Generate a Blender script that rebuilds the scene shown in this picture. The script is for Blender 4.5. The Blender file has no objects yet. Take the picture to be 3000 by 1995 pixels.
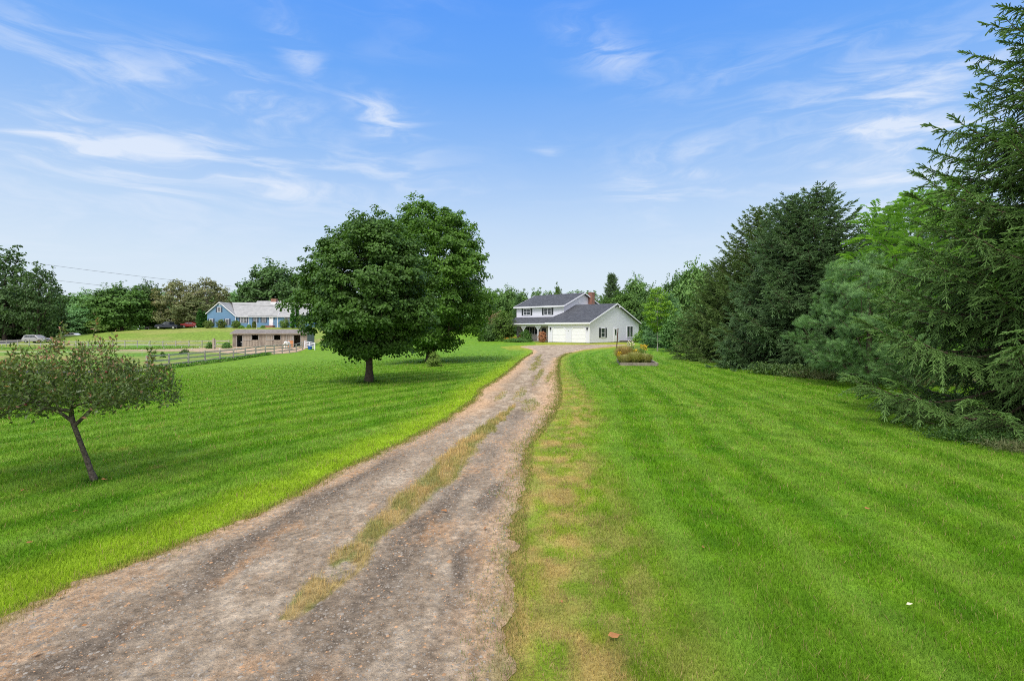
import bpy, math, random
import numpy as np
from mathutils import Vector
R = math.radians
SC = bpy.context.scene
COL = SC.collection
CAMH, F, HOR = 2.2, 1500.0, 965.0          # camera height (m), focal length and horizon row of the 3000 px photograph

# ------------------------------------------------------------------ numeric helpers
def _hash(ix, iy, seed):
    h = (ix.astype(np.int64) * 374761393 + iy.astype(np.int64) * 668265263 + seed * 1442695041) & 0xffffffff
    h = ((h ^ (h >> 13)) * 1274126177) & 0xffffffff
    h = h ^ (h >> 16)
    return (h & 0xffff) / 65535.0
def vnoise(x, y, seed=0):
    x = np.asarray(x, float); y = np.asarray(y, float)
    ix = np.floor(x); iy = np.floor(y); fx = x - ix; fy = y - iy
    fx = fx * fx * (3 - 2 * fx); fy = fy * fy * (3 - 2 * fy)
    a = _hash(ix, iy, seed); b = _hash(ix + 1, iy, seed); c = _hash(ix, iy + 1, seed); d = _hash(ix + 1, iy + 1, seed)
    return (a * (1 - fx) + b * fx) * (1 - fy) + (c * (1 - fx) + d * fx) * fy
def fbm(x, y, seed=0, o=4):
    s = 0; a = .5; t = 0
    for k in range(o):
        s = s + a * vnoise(x * 2 ** k, y * 2 ** k, seed + k * 17); t += a; a *= .55
    return s / t
def sstep(a, b, x):
    t = np.clip((x - a) / (b - a), 0, 1); return t * t * (3 - 2 * t)
def mixc(c, d, t):
    t = np.asarray(t)[..., None]; return c * (1 - t) + np.asarray(d) * t
def nrm(v):
    return v / np.maximum(np.linalg.norm(v, axis=-1, keepdims=True), 1e-9)

# ------------------------------------------------------------------ terrain
CTRL = np.array([
 (0,-8,0),(-8,-6,0),(8,-6,0),(0,0,0),(-6,7.5,0),(0,10,0),(7,8,0),(11,11,0),(-6,21,0),(-5.5,34,0),(0,30,0),(7,31,0),(13,25,0),(17,27,0),(20,15,0),
 (0,45,0),(4,60,.03),(12,62,.04),(11.5,76,.14),(6,81,.14),(0,87,.16),(18,87,.14),(0,95,.3),(20,50,0),(30,40,.1),(30,80,.3),(20,110,.6),(-2,60,0),
 (-14,10,-.1),(-14,24,-.35),(-14,45,-.5),(-10,60,-.35),(-20,32,-.75),(-24,46,-1.1),(-31.5,48,-1.4),(-33,60,-1.42),(-35,84,-1.44),(-38,42,-1.5),(-46,46,-1.5),(-60,46,-1.5),
 (-24,75,-.9),(-49,90,-.92),(-36,90,-.92),(-37.5,85,-1.25),(-50,80,-1.1),(-48,62,-1.45),(-65,75,-1.2),(-80,80,-1.15),(-80,100,-1.0),(-60,100,-.75),(-104,105,-1.1),(-130,105,-1.1),(-90,60,-1.4),
 (-74,123,2.6),(-66,123,2.62),(-57,123,2.64),(-47,123,2.64),(-40,123,2.5),(-74,130,2.7),(-57,132,2.7),(-62,114,1.75),(-50,112,1.55),(-70,106,.55),(-92,125,2.0),(-104,130,1.15),(-105,122,.72),(-113,133,-.2),
 (-85,112,.75),(-90,106,-.05),(-108,112,-.3),(-120,118,-.3),(-30,110,1.2),(-20,125,1.5),(-125,145,0),(-150,110,-.8),(-150,160,.5),(-90,160,1.5),(-40,160,2.0),(0,140,1.2),(40,140,1.0),(80,120,1),(80,50,.5),(60,20,0),
 (-150,50,-1.2),(-200,0,-1),(-100,0,-1),(-40,10,-.5),(200,0,.5),(0,-200,0),(250,150,1),(-250,150,0),(0,250,1.2),(-150,300,1.2),(150,300,1.2),
], float)
def _rbf(a, b):
    return np.sqrt(((a[:, None, :] - b[None, :, :]) ** 2).sum(-1) + 9.0)
_P = CTRL[:, :2]
_n = len(_P)
_A = np.zeros((_n + 1, _n + 1)); _A[:_n, :_n] = _rbf(_P, _P) - 0.02 * np.eye(_n); _A[:_n, _n] = 1; _A[_n, :_n] = 1
_W = np.linalg.solve(_A, np.append(CTRL[:, 2], 0))
def terrain(x, y):
    x = np.asarray(x, float); y = np.asarray(y, float); sh = x.shape
    q = np.stack([x.ravel(), y.ravel()], 1); out = np.empty(len(q))
    for i in range(0, len(q), 40000):
        out[i:i+40000] = _rbf(q[i:i+40000], _P) @ _W[:_n] + _W[_n]
    d = np.hypot(q[:, 0], q[:, 1]); k = sstep(220, 320, d)
    out = out * (1 - k) + 1.0 * k
    near = 1 - sstep(30, 60, d) * 1.0
    return out.reshape(sh)
def tz(x, y): return float(terrain(np.array([x]), np.array([y]))[0])
def at(px, Y): return (px - 1500) / F * Y
def zof(py, Y): return CAMH - (py - HOR) / F * Y

# ------------------------------------------------------------------ mesh building
def np_mesh(name, V, Fc, mat=None, parent=None, attrs=None, col=None, smooth=False, link=True):
    me = bpy.data.meshes.new(name)
    V = np.asarray(V, np.float32); Fc = np.asarray(Fc, np.int32)
    k = Fc.shape[1]
    me.vertices.add(len(V)); me.vertices.foreach_set('co', V.ravel())
    me.loops.add(Fc.size); me.loops.foreach_set('vertex_index', Fc.ravel())
    me.polygons.add(len(Fc)); me.polygons.foreach_set('loop_start', np.arange(0, Fc.size, k, dtype=np.int32))
    me.polygons.foreach_set('loop_total', np.full(len(Fc), k, np.int32))
    if smooth: me.polygons.foreach_set('use_smooth', np.ones(len(Fc), bool))
    me.update(calc_edges=True)
    if attrs:
        for n_, a in attrs.items():
            at_ = me.attributes.new(n_, 'FLOAT', 'POINT'); at_.data.foreach_set('value', np.asarray(a, np.float32))
    if col is not None:
        c = me.attributes.new('Col', 'FLOAT_COLOR', 'POINT')
        c4 = np.ones((len(V), 4), np.float32); c4[:, :3] = col; c.data.foreach_set('color', c4.ravel())
    if mat: me.materials.append(mat)
    o = bpy.data.objects.new(name, me)
    if link: COL.objects.link(o)
    if parent: o.parent = parent
    return o
def tag(o, label=None, cat=None, group=None, kind=None):
    if label: o['label'] = label
    if cat: o['category'] = cat
    if group: o['group'] = group
    if kind: o['kind'] = kind
    return o
def empty(name, loc=(0, 0, 0), rz=0):
    o = bpy.data.objects.new(name, None); COL.objects.link(o); o.location = loc; o.rotation_euler = (0, 0, rz)
    o.empty_display_size = .2
    return o
class MB:
    def __init__(s): s.v = []; s.f = []
    def poly(s, pts):
        n = len(s.v); s.v += [tuple(p) for p in pts]; s.f.append(tuple(range(n, n + len(pts)))); return s
    def box(s, x0, x1, y0, y1, z0, z1):
        n = len(s.v)
        s.v += [(x, y, z) for z in (z0, z1) for (x, y) in ((x0, y0), (x1, y0), (x1, y1), (x0, y1))]
        s.f += [tuple(n + i for i in f) for f in ((3,2,1,0),(4,5,6,7),(0,1,5,4),(1,2,6,5),(2,3,7,6),(3,0,4,7))]; return s
    def prism(s, pts, d):
        """closed polygon pts swept by vector d"""
        n = len(s.v); k = len(pts)
        s.v += [tuple(p) for p in pts] + [tuple(p[i] + d[i] for i in range(3)) for p in pts]
        s.f.append(tuple(n + k - 1 - i for i in range(k))); s.f.append(tuple(n + k + i for i in range(k)))
        for i in range(k):
            j = (i + 1) % k; s.f.append((n + i, n + j, n + k + j, n + k + i))
        return s
    def tube(s, pts, r, sides=8, cap=True):
        pts = [Vector(p) for p in pts]; rs = r if isinstance(r, (list, tuple)) else [r] * len(pts)
        rings = []
        for i, p in enumerate(pts):
            d = (pts[min(i + 1, len(pts) - 1)] - pts[max(i - 1, 0)]).normalized()
            a = d.cross(Vector((0, 0, 1)))
            if a.length < .05: a = d.cross(Vector((0, 1, 0)))
            a.normalize(); b = d.cross(a)
            n = len(s.v)
            for k in range(sides):
                t = 2 * math.pi * k / sides
                s.v.append(tuple(p + (a * math.cos(t) + b * math.sin(t)) * rs[i]))
            rings.append(n)
        for q in range(len(rings) - 1):
            for k in range(sides):
                l = (k + 1) % sides
                s.f.append((rings[q] + k, rings[q] + l, rings[q + 1] + l, rings[q + 1] + k))
        if cap:
            s.f.append(tuple(rings[0] + k for k in range(sides))); s.f.append(tuple(rings[-1] + sides - 1 - k for k in range(sides)))
        return s
    def build(s, name, mat, parent=None, bevel=0, smooth=False, sub=0):
        me = bpy.data.meshes.new(name); me.from_pydata(s.v, [], s.f); me.update()
        if mat: me.materials.append(mat)
        o = bpy.data.objects.new(name, me); COL.objects.link(o)
        if parent: o.parent = parent
        if smooth: me.polygons.foreach_set('use_smooth', [True] * len(me.polygons))
        if bevel:
            m = o.modifiers.new('bevel', 'BEVEL'); m.width = bevel; m.segments = 2; m.limit_method = 'ANGLE'
        if sub:
            m = o.modifiers.new('sub', 'SUBSURF'); m.levels = sub; m.render_levels = sub
        return o

# ------------------------------------------------------------------ materials
def newmat(name):
    m = bpy.data.materials.new(name); m.use_nodes = True; nt = m.node_tree; nt.nodes.clear()
    out = nt.nodes.new('ShaderNodeOutputMaterial'); return m, nt, out
def N(nt, t, **kw):
    n = nt.nodes.new(t)
    for k, v in kw.items():
        if k in n.inputs: n.inputs[k].default_value = v
        else: setattr(n, k, v)
    return n
def simple(name, col, rough=.6, noise=.12, scale=8, bump=0., metallic=0., spec=.3, col2=None):
    m, nt, out = newmat(name); L = nt.links
    b = N(nt, 'ShaderNodeBsdfPrincipled'); b.inputs['Roughness'].default_value = rough
    b.inputs['Metallic'].default_value = metallic; b.inputs['Specular IOR Level'].default_value = spec
    tc = N(nt, 'ShaderNodeTexCoord'); no = N(nt, 'ShaderNodeTexNoise'); no.inputs['Scale'].default_value = scale; no.inputs['Detail'].default_value = 5
    L.new(tc.outputs['Object'], no.inputs['Vector'])
    mx = N(nt, 'ShaderNodeMix', data_type='RGBA')
    c = np.array(col); d = np.array(col2) if col2 is not None else c * (1 - noise * 2)
    e = c * (1 + noise) if col2 is None else c
    mx.inputs[6].default_value = (*np.clip(d, 0, 1), 1); mx.inputs[7].default_value = (*np.clip(e, 0, 1), 1)
    mr = N(nt, 'ShaderNodeMapRange'); mr.inputs[1].default_value = .3; mr.inputs[2].default_value = .7
    L.new(no.outputs[0], mr.inputs[0]); L.new(mr.outputs[0], mx.inputs[0]); L.new(mx.outputs[2], b.inputs['Base Color'])
    if bump:
        bp = N(nt, 'ShaderNodeBump'); bp.inputs['Strength'].default_value = bump; bp.inputs['Distance'].default_value = .02
        L.new(no.outputs[0], bp.inputs['Height']); L.new(bp.outputs[0], b.inputs['Normal'])
    L.new(b.outputs[0], out.inputs[0]); return m
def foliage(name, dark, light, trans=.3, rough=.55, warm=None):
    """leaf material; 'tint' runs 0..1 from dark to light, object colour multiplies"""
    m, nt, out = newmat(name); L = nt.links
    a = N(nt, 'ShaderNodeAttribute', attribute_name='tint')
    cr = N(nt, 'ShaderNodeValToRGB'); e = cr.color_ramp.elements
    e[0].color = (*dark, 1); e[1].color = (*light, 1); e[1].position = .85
    if warm:
        x = e.new(.97); x.color = (*warm, 1)
    L.new(a.outputs['Fac'], cr.inputs[0])
    oi = N(nt, 'ShaderNodeObjectInfo'); mu = N(nt, 'ShaderNodeMix', data_type='RGBA', blend_type='MULTIPLY'); mu.inputs[0].default_value = 1
    L.new(cr.outputs[0], mu.inputs[6]); L.new(oi.outputs['Color'], mu.inputs[7])
    d = N(nt, 'ShaderNodeBsdfPrincipled'); d.inputs['Roughness'].default_value = rough; d.inputs['Specular IOR Level'].default_value = .25
    t = N(nt, 'ShaderNodeBsdfTranslucent'); L.new(mu.outputs[2], d.inputs['Base Color'])
    hs = N(nt, 'ShaderNodeMix', data_type='RGBA', blend_type='MULTIPLY'); hs.inputs[0].default_value = 1; hs.inputs[7].default_value = (1.25, 1.3, .6, 1)
    L.new(mu.outputs[2], hs.inputs[6]); L.new(hs.outputs[2], t.inputs[0])
    ms = N(nt, 'ShaderNodeMixShader'); ms.inputs[0].default_value = trans
    L.new(d.outputs[0], ms.inputs[1]); L.new(t.outputs[0], ms.inputs[2]); L.new(ms.outputs[0], out.inputs[0]); return m
def vcol(name, rough=.8, scale=30, amt=.35, bump=.4, trans=0., dist=.03, scale2=3.):
    """vertex colour 'Col' broken up with noise in world space"""
    m, nt, out = newmat(name); L = nt.links
    a = N(nt, 'ShaderNodeAttribute', attribute_name='Col')
    b = N(nt, 'ShaderNodeBsdfPrincipled'); b.inputs['Roughness'].default_value = rough; b.inputs['Specular IOR Level'].default_value = .15
    g = N(nt, 'ShaderNodeNewGeometry')
    src = a.outputs['Color']
    if amt:
        n1 = N(nt, 'ShaderNodeTexNoise'); n1.inputs['Scale'].default_value = scale; n1.inputs['Detail'].default_value = 8; n1.inputs['Roughness'].default_value = .7
        n2 = N(nt, 'ShaderNodeTexNoise'); n2.inputs['Scale'].default_value = scale2; n2.inputs['Detail'].default_value = 6
        L.new(g.outputs['Position'], n1.inputs['Vector']); L.new(g.outputs['Position'], n2.inputs['Vector'])
        ad = N(nt, 'ShaderNodeMath', operation='ADD'); L.new(n1.outputs[0], ad.inputs[0]); L.new(n2.outputs[0], ad.inputs[1])
        mr = N(nt, 'ShaderNodeMapRange'); mr.inputs[1].default_value = .7; mr.inputs[2].default_value = 1.3; mr.inputs[3].default_value = 1 - amt; mr.inputs[4].default_value = 1 + amt
        L.new(ad.outputs[0], mr.inputs[0])
        mu = N(nt, 'ShaderNodeVectorMath', operation='SCALE'); L.new(src, mu.inputs[0]); L.new(mr.outputs[0], mu.inputs['Scale'])
        src = mu.outputs[0]
        if bump:
            bp = N(nt, 'ShaderNodeBump'); bp.inputs['Strength'].default_value = bump; bp.inputs['Distance'].default_value = dist
            L.new(n1.outputs[0], bp.inputs['Height']); L.new(bp.outputs[0], b.inputs['Normal'])
    L.new(src, b.inputs['Base Color'])
    if trans:
        t = N(nt, 'ShaderNodeBsdfTranslucent'); L.new(src, t.inputs[0]); ms = N(nt, 'ShaderNodeMixShader'); ms.inputs[0].default_value = trans
        L.new(b.outputs[0], ms.inputs[1]); L.new(t.outputs[0], ms.inputs[2]); L.new(ms.outputs[0], out.inputs[0])
    else: L.new(b.outputs[0], out.inputs[0])
    return m
def siding(name, col, pitch=.11, vertical=False, dark=.55, noise=.08, col2=None, line=.12, bump=.35):
    m, nt, out = newmat(name); L = nt.links
    tc = N(nt, 'ShaderNodeTexCoord'); sx = N(nt, 'ShaderNodeSeparateXYZ'); L.new(tc.outputs['Object'], sx.inputs[0])
    if vertical:
        ad = N(nt, 'ShaderNodeMath', operation='ADD'); L.new(sx.outputs[0], ad.inputs[0]); L.new(sx.outputs[1], ad.inputs[1]); s = ad.outputs[0]
    else: s = sx.outputs[2]
    dv = N(nt, 'ShaderNodeMath', operation='DIVIDE'); dv.inputs[1].default_value = pitch; L.new(s, dv.inputs[0])
    fr = N(nt, 'ShaderNodeMath', operation='FRACT'); L.new(dv.outputs[0], fr.inputs[0])
    fl = N(nt, 'ShaderNodeMath', operation='FLOOR'); L.new(dv.outputs[0], fl.inputs[0])
    lt = N(nt, 'ShaderNodeMath', operation='LESS_THAN'); lt.inputs[1].default_value = line; L.new(fr.outputs[0], lt.inputs[0])
    wn = N(nt, 'ShaderNodeTexWhiteNoise', noise_dimensions='1D'); L.new(fl.outputs[0], wn.inputs['W'])
    no = N(nt, 'ShaderNodeTexNoise'); no.inputs['Scale'].default_value = 3; no.inputs['Detail'].default_value = 6
    mp = N(nt, 'ShaderNodeMapping'); mp.inputs['Scale'].default_value = (3, 3, .4) if vertical else (.5, .5, 3)
    L.new(tc.outputs['Object'], mp.inputs[0]); L.new(mp.outputs[0], no.inputs['Vector'])
    av = N(nt, 'ShaderNodeMath', operation='MULTIPLY_ADD'); av.inputs[1].default_value = .5 if vertical else .25; L.new(wn.outputs[0], av.inputs[0]); L.new(no.outputs[0], av.inputs[2])
    mr = N(nt, 'ShaderNodeMapRange'); mr.inputs[1].default_value = .35; mr.inputs[2].default_value = 1.0; L.new(av.outputs[0], mr.inputs[0])
    c = np.array(col); c2 = np.array(col2) if col2 is not None else c * (1 - noise * 2)
    mx = N(nt, 'ShaderNodeMix', data_type='RGBA'); mx.inputs[6].default_value = (*c, 1); mx.inputs[7].default_value = (*c2, 1); L.new(mr.outputs[0], mx.inputs[0])
    m2 = N(nt, 'ShaderNodeMix', data_type='RGBA', blend_type='MULTIPLY'); m2.inputs[7].default_value = (dark, dark, dark, 1)
    L.new(lt.outputs[0], m2.inputs[0]); L.new(mx.outputs[2], m2.inputs[6])
    b = N(nt, 'ShaderNodeBsdfPrincipled'); b.inputs['Roughness'].default_value = .6; b.inputs['Specular IOR Level'].default_value = .2
    bp = N(nt, 'ShaderNodeBump'); bp.inputs['Strength'].default_value = bump; bp.inputs['Distance'].default_value = .02; bp.invert = not vertical
    if bump: L.new(fr.outputs[0], bp.inputs['Height']); L.new(bp.outputs[0], b.inputs['Normal'])
    L.new(m2.outputs[2], b.inputs['Base Color']); L.new(b.outputs[0], out.inputs[0]); return m
def shingle(name, c1, c2, mort, bw=.3, rh=.14, scale=1.0, axis='xy'):
    m, nt, out = newmat(name); L = nt.links
    tc = N(nt, 'ShaderNodeTexCoord'); br = N(nt, 'ShaderNodeTexBrick')
    br.inputs['Color1'].default_value = (*c1, 1); br.inputs['Color2'].default_value = (*c2, 1); br.inputs['Mortar'].default_value = (*mort, 1)
    br.inputs['Scale'].default_value = scale; br.inputs['Brick Width'].default_value = bw; br.inputs['Row Height'].default_value = rh; br.inputs['Mortar Size'].default_value = .012
    src = tc.outputs['Object']
    if axis == 'xz':
        sx = N(nt, 'ShaderNodeSeparateXYZ'); L.new(src, sx.inputs[0]); cx = N(nt, 'ShaderNodeCombineXYZ')
        ad = N(nt, 'ShaderNodeMath', operation='ADD'); L.new(sx.outputs[0], ad.inputs[0]); L.new(sx.outputs[1], ad.inputs[1])
        L.new(ad.outputs[0], cx.inputs[0]); L.new(sx.outputs[2], cx.inputs[1]); src = cx.outputs[0]
    L.new(src, br.inputs['Vector'])
    no = N(nt, 'ShaderNodeTexNoise'); no.inputs['Scale'].default_value = 1.2; no.inputs['Detail'].default_value = 7; L.new(tc.outputs['Object'], no.inputs['Vector'])
    mr = N(nt, 'ShaderNodeMapRange'); mr.inputs[1].default_value = .3; mr.inputs[2].default_value = .7; mr.inputs[3].default_value = .86; mr.inputs[4].default_value = 1.14; L.new(no.outputs[0], mr.inputs[0])
    sc = N(nt, 'ShaderNodeVectorMath', operation='SCALE'); L.new(br.outputs[0], sc.inputs[0]); L.new(mr.outputs[0], sc.inputs['Scale'])
    b = N(nt, 'ShaderNodeBsdfPrincipled'); b.inputs['Roughness'].default_value = .85; b.inputs['Specular IOR Level'].default_value = .15
    L.new(sc.outputs[0], b.inputs['Base Color'])
    bp = N(nt, 'ShaderNodeBump'); bp.inputs['Strength'].default_value = .3; bp.inputs['Distance'].default_value = .01; bp.invert = True
    L.new(br.outputs['Fac'], bp.inputs['Height']); L.new(bp.outputs[0], b.inputs['Normal'])
    L.new(b.outputs[0], out.inputs[0]); return m
def glassy(name, col=(.02, .025, .03)):
    m, nt, out = newmat(name); L = nt.links
    b = N(nt, 'ShaderNodeBsdfPrincipled'); b.inputs['Roughness'].default_value = .08; b.inputs['Specular IOR Level'].default_value = .6
    tc = N(nt, 'ShaderNodeTexCoord'); no = N(nt, 'ShaderNodeTexNoise'); no.inputs['Scale'].default_value = 2.5; L.new(tc.outputs['Object'], no.inputs['Vector'])
    cr = N(nt, 'ShaderNodeValToRGB'); e = cr.color_ramp.elements; e[0].position = .4; e[0].color = (*col, 1); e[1].position = .7; e[1].color = (*[c * 3.5 for c in col], 1)
    L.new(no.outputs[0], cr.inputs[0]); L.new(cr.outputs[0], b.inputs['Base Color']); L.new(b.outputs[0], out.inputs[0]); return m

M = {}
M['bark'] = simple('bark', (.085, .065, .05), .9, scale=14, bump=.8, col2=(.03, .024, .018))
M['bark_grey'] = simple('bark_grey', (.15, .125, .10), .9, scale=30, bump=1.0, col2=(.035, .028, .024))
M['bark_pale'] = simple('bark_pale', (.45, .42, .37), .9, scale=9, bump=.4, col2=(.22, .2, .17))
M['spruce_bark'] = simple('spruce_bark', (.12, .09, .06), .9, scale=16, bump=.8, col2=(.05, .038, .025))
M['maple'] = foliage('maple_leaf', (.016, .050, .010), (.095, .19, .035), .3, .5)
M['maple_b'] = foliage('maple_leaf_light', (.02, .065, .010), (.125, .25, .035), .34, .5)
M['bgleaf'] = foliage('far_leaf', (.032, .07, .022), (.15, .24, .07), .25, .6)
M['brownleaf'] = foliage('autumn_leaf', (.10, .12, .05), (.25, .27, .12), .25, .6, warm=(.36, .27, .17))
M['spruce'] = foliage('spruce_needle', (.012, .040, .012), (.18, .31, .085), .12, .5)
M['spruce_far'] = foliage('spruce_needle_blue', (.016, .04, .018), (.13, .21, .09), .1, .5)
M['pine'] = foliage('pine_needle', (.028, .085, .026), (.2, .36, .12), .15, .5)
M['walnut'] = foliage('compound_leaf', (.035, .12, .014), (.27, .50, .07), .4, .5)
M['crab'] = foliage('crabapple_leaf', (.032, .07, .016), (.17, .23, .06), .25, .4, warm=(.40, .2, .14))
M['grassy'] = foliage('garden_grass', (.13, .18, .05), (.50, .48, .24), .3, .7)
M['goldenrod'] = simple('goldenrod_flower', (.75, .5, .03), .7, noise=.2)
M['orange_flower'] = simple('orange_flower', (.8, .28, .02), .7, noise=.2)
M['cream_flower'] = simple('cream_flower', (.7, .65, .45), .7)
M['redshrub'] = foliage('russet_leaf', (.22, .09, .05), (.6, .29, .16), .2, .6)
M['white'] = simple('white_paint', (.8, .785, .85), .45, noise=.03, scale=3)
M['white_door'] = simple('white_door_paint', (.84, .82, .88), .4, noise=.02, scale=2)
M['wsiding'] = siding('white_clapboard', (.74, .73, .83), .23, dark=.88, noise=.02, bump=0)
M['porch_wall'] = siding('porch_wall_boards', (.86, .82, .76), .115, dark=.85, noise=.02, bump=0)
M['bsiding'] = siding('blue_clapboard', (.16, .29, .47), .13, dark=.8, noise=.1, bump=0)
M['barn'] = siding('weathered_boards', (.42, .36, .30), .2, vertical=True, dark=.4, col2=(.2, .165, .14), line=.09)
M['barn_side'] = siding('grey_barn_boards', (.2, .22, .25), .2, vertical=True, dark=.4, col2=(.13, .14, .17), line=.09)
M['roof'] = shingle('charcoal_shingle', (.065, .068, .08), (.115, .12, .135), (.03, .03, .036))
M['roof2'] = shingle('grey_shingle', (.33, .33, .34), (.38, .375, .38), (.25, .25, .25))
M['roof3'] = shingle('brown_shingle', (.19, .165, .155), (.27, .24, .23), (.1, .09, .085))
M['brick'] = shingle('chimney_brick', (.32, .09, .05), (.22, .06, .035), (.32, .27, .23), .22, .075, axis='xz')
M['shutter'] = simple('dark_shutter', (.035, .04, .045), .5, noise=.05)
M['shutter2'] = simple('slate_shutter', (.07, .085, .13), .5, noise=.05)
M['glass'] = glassy('window_glass')
M['carglass'] = glassy('car_glass', (.03, .035, .04))
M['metal'] = simple('galvanised', (.5, .5, .5), .35, metallic=.8)
M['black'] = simple('black_parts', (.02, .02, .02), .5)
M['concrete'] = simple('concrete', (.32, .31, .3), .9, scale=12)
M['deckwood'] = simple('deck_wood', (.12, .1, .09), .8, scale=10)
M['timber'] = simple('raised_bed_timber', (.3, .26, .22), .85, scale=8, col2=(.17, .14, .12), bump=.4)
M['fencewood'] = simple('grey_fence_wood', (.42, .40, .38), .85, scale=6, col2=(.27, .25, .235), bump=.4)
M['tanwood'] = simple('tan_post_wood', (.42, .36, .29), .85, scale=6, col2=(.3, .25, .2))
M['rust'] = simple('rusty_steel', (.11, .045, .03), .85, scale=20, col2=(.05, .025, .02))
M['orangewood'] = simple('orange_stained_wood', (.55, .25, .12), .7, scale=8)
M['silver'] = simple('silver_paint', (.4, .39, .4), .3, noise=.02, metallic=.5, spec=.5)
M['blackpaint'] = simple('black_paint', (.012, .016, .03), .2, noise=.02, spec=.6)
M['redpaint'] = simple('red_paint', (.22, .02, .02), .25, noise=.02, spec=.6)
M['whitepaint'] = simple('white_car_paint', (.75, .76, .78), .25, noise=.02, spec=.5)
M['rubber'] = simple('tyre_rubber', (.02, .02, .02), .8)
M['lampglass'] = simple('headlamp', (.7, .72, .75), .15, noise=.02, spec=.6)
M['horse'] = simple('white_horse_coat', (.80, .77, .72), .7, scale=5, col2=(.70, .66, .60))
M['hoof'] = simple('hoof', (.06, .05, .045), .6)
M['asphalt'] = simple('asphalt', (.11, .11, .12), .9, scale=25, col2=(.075, .075, .08), bump=.2)
M['blueplastic'] = simple('blue_plastic', (.02, .12, .4), .4)
M['whiteplastic'] = simple('white_plastic', (.8, .8, .8), .4)
M['apple'] = simple('dark_apple', (.16, .015, .02), .35, spec=.5)
M['deadleaf'] = simple('dead_leaf', (.36, .16, .06), .8, scale=20)
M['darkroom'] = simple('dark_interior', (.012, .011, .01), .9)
M['stone'] = vcol('gravel_stone', .75, amt=.2, scale=60, bump=.2)
M['lawn'] = vcol('lawn_turf', .85, scale=26, amt=.5, bump=.8, dist=.05, scale2=2.2)
M['blade'] = vcol('grass_blade', .6, amt=0, trans=.3)

# ------------------------------------------------------------------ driveway outline (world metres)
RE = np.array([(-9,-1.0),(-3,-.5),(0,-.25),(3.2,-.08),(5.9,.03),(7.6,.16),(9.8,.26),(10.6,.46),(12.7,.92),(15.8,1.41),(18.5,1.68),(28.3,2.49),(38.4,3.55),(45.2,4.79),(54.5,7.64),(60,10.2),(64,12.8),(67,14.6),(69.5,15.6),(72,16)])
LE = np.array([(-9,-4.6),(0,-4.2),(3.8,-3.85),(4.5,-3.75),(5.5,-3.2),(6.8,-2.82),(8.5,-2.5),(10,-2.05),(11.1,-1.84),(12.7,-1.51),(14.4,-1.31),(15.8,-1.12),(18.5,-1.09),(21.7,-.65),(25,-.32),(37.2,.78),(46.7,1.86),(53,2.2),(58,1.8),(62,1.0),(66,1.2),(69.5,3.0),(72,6)])
def xR(y): return np.interp(y, RE[:, 0], RE[:, 1])
def xL(y): return np.interp(y, LE[:, 0], LE[:, 1])
MS = np.array([(2.5,-1.8,.0),(3.8,-1.7,.0),(4.6,-1.55,.15),(5.5,-1.48,.2),(7.6,-1.08,.27),(9.8,-.82,.23),(12.2,-.38,.14),(13.5,-.1,.08),(15,.1,0)])
def mid_mask(x, y):
    c = np.interp(y, MS[:, 0], MS[:, 1]); w = np.interp(y, MS[:, 0], MS[:, 2])
    n = fbm(x * 3, y * 2.2, 5) - .5
    a = 1 - sstep(w * .65, w * 1.25 + .02, np.abs(x - c) + n * .3)
    a = a * (w > .01) * sstep(.30, .52, fbm(x * 4.5, y * 2.6, 33) + sstep(4.6, 7.5, y) * .25 * (1 - sstep(11, 14, y)))
    # sparse patches further up the drive
    for (cx, cy, rx, ry) in ((1.55, 32, .28, 6), (1.3, 24.5, .16, 4), (1.75, 24, .14, 3), (.25, 17.2, .22, 1.6), (.55, 14.8, .3, 1.2), (-.35, 16.8, .15, 1.2), (2.1,40,.2,4)):
        ca = cx + (y - cy) * .105
        q = ((x - ca) / rx) ** 2 + ((y - cy) / ry) ** 2
        a = np.maximum(a, (1 - sstep(.3, 1.2, q + (fbm(x * 5, y * 2, 9) - .5) * 3.2)) * .4)
    return a
FENCE_A, FENCE_B = (-31.0, 43.5), (-35.4, 86.5)
def xfence(y): return -31.5 - .103 * (y - 48)

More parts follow.
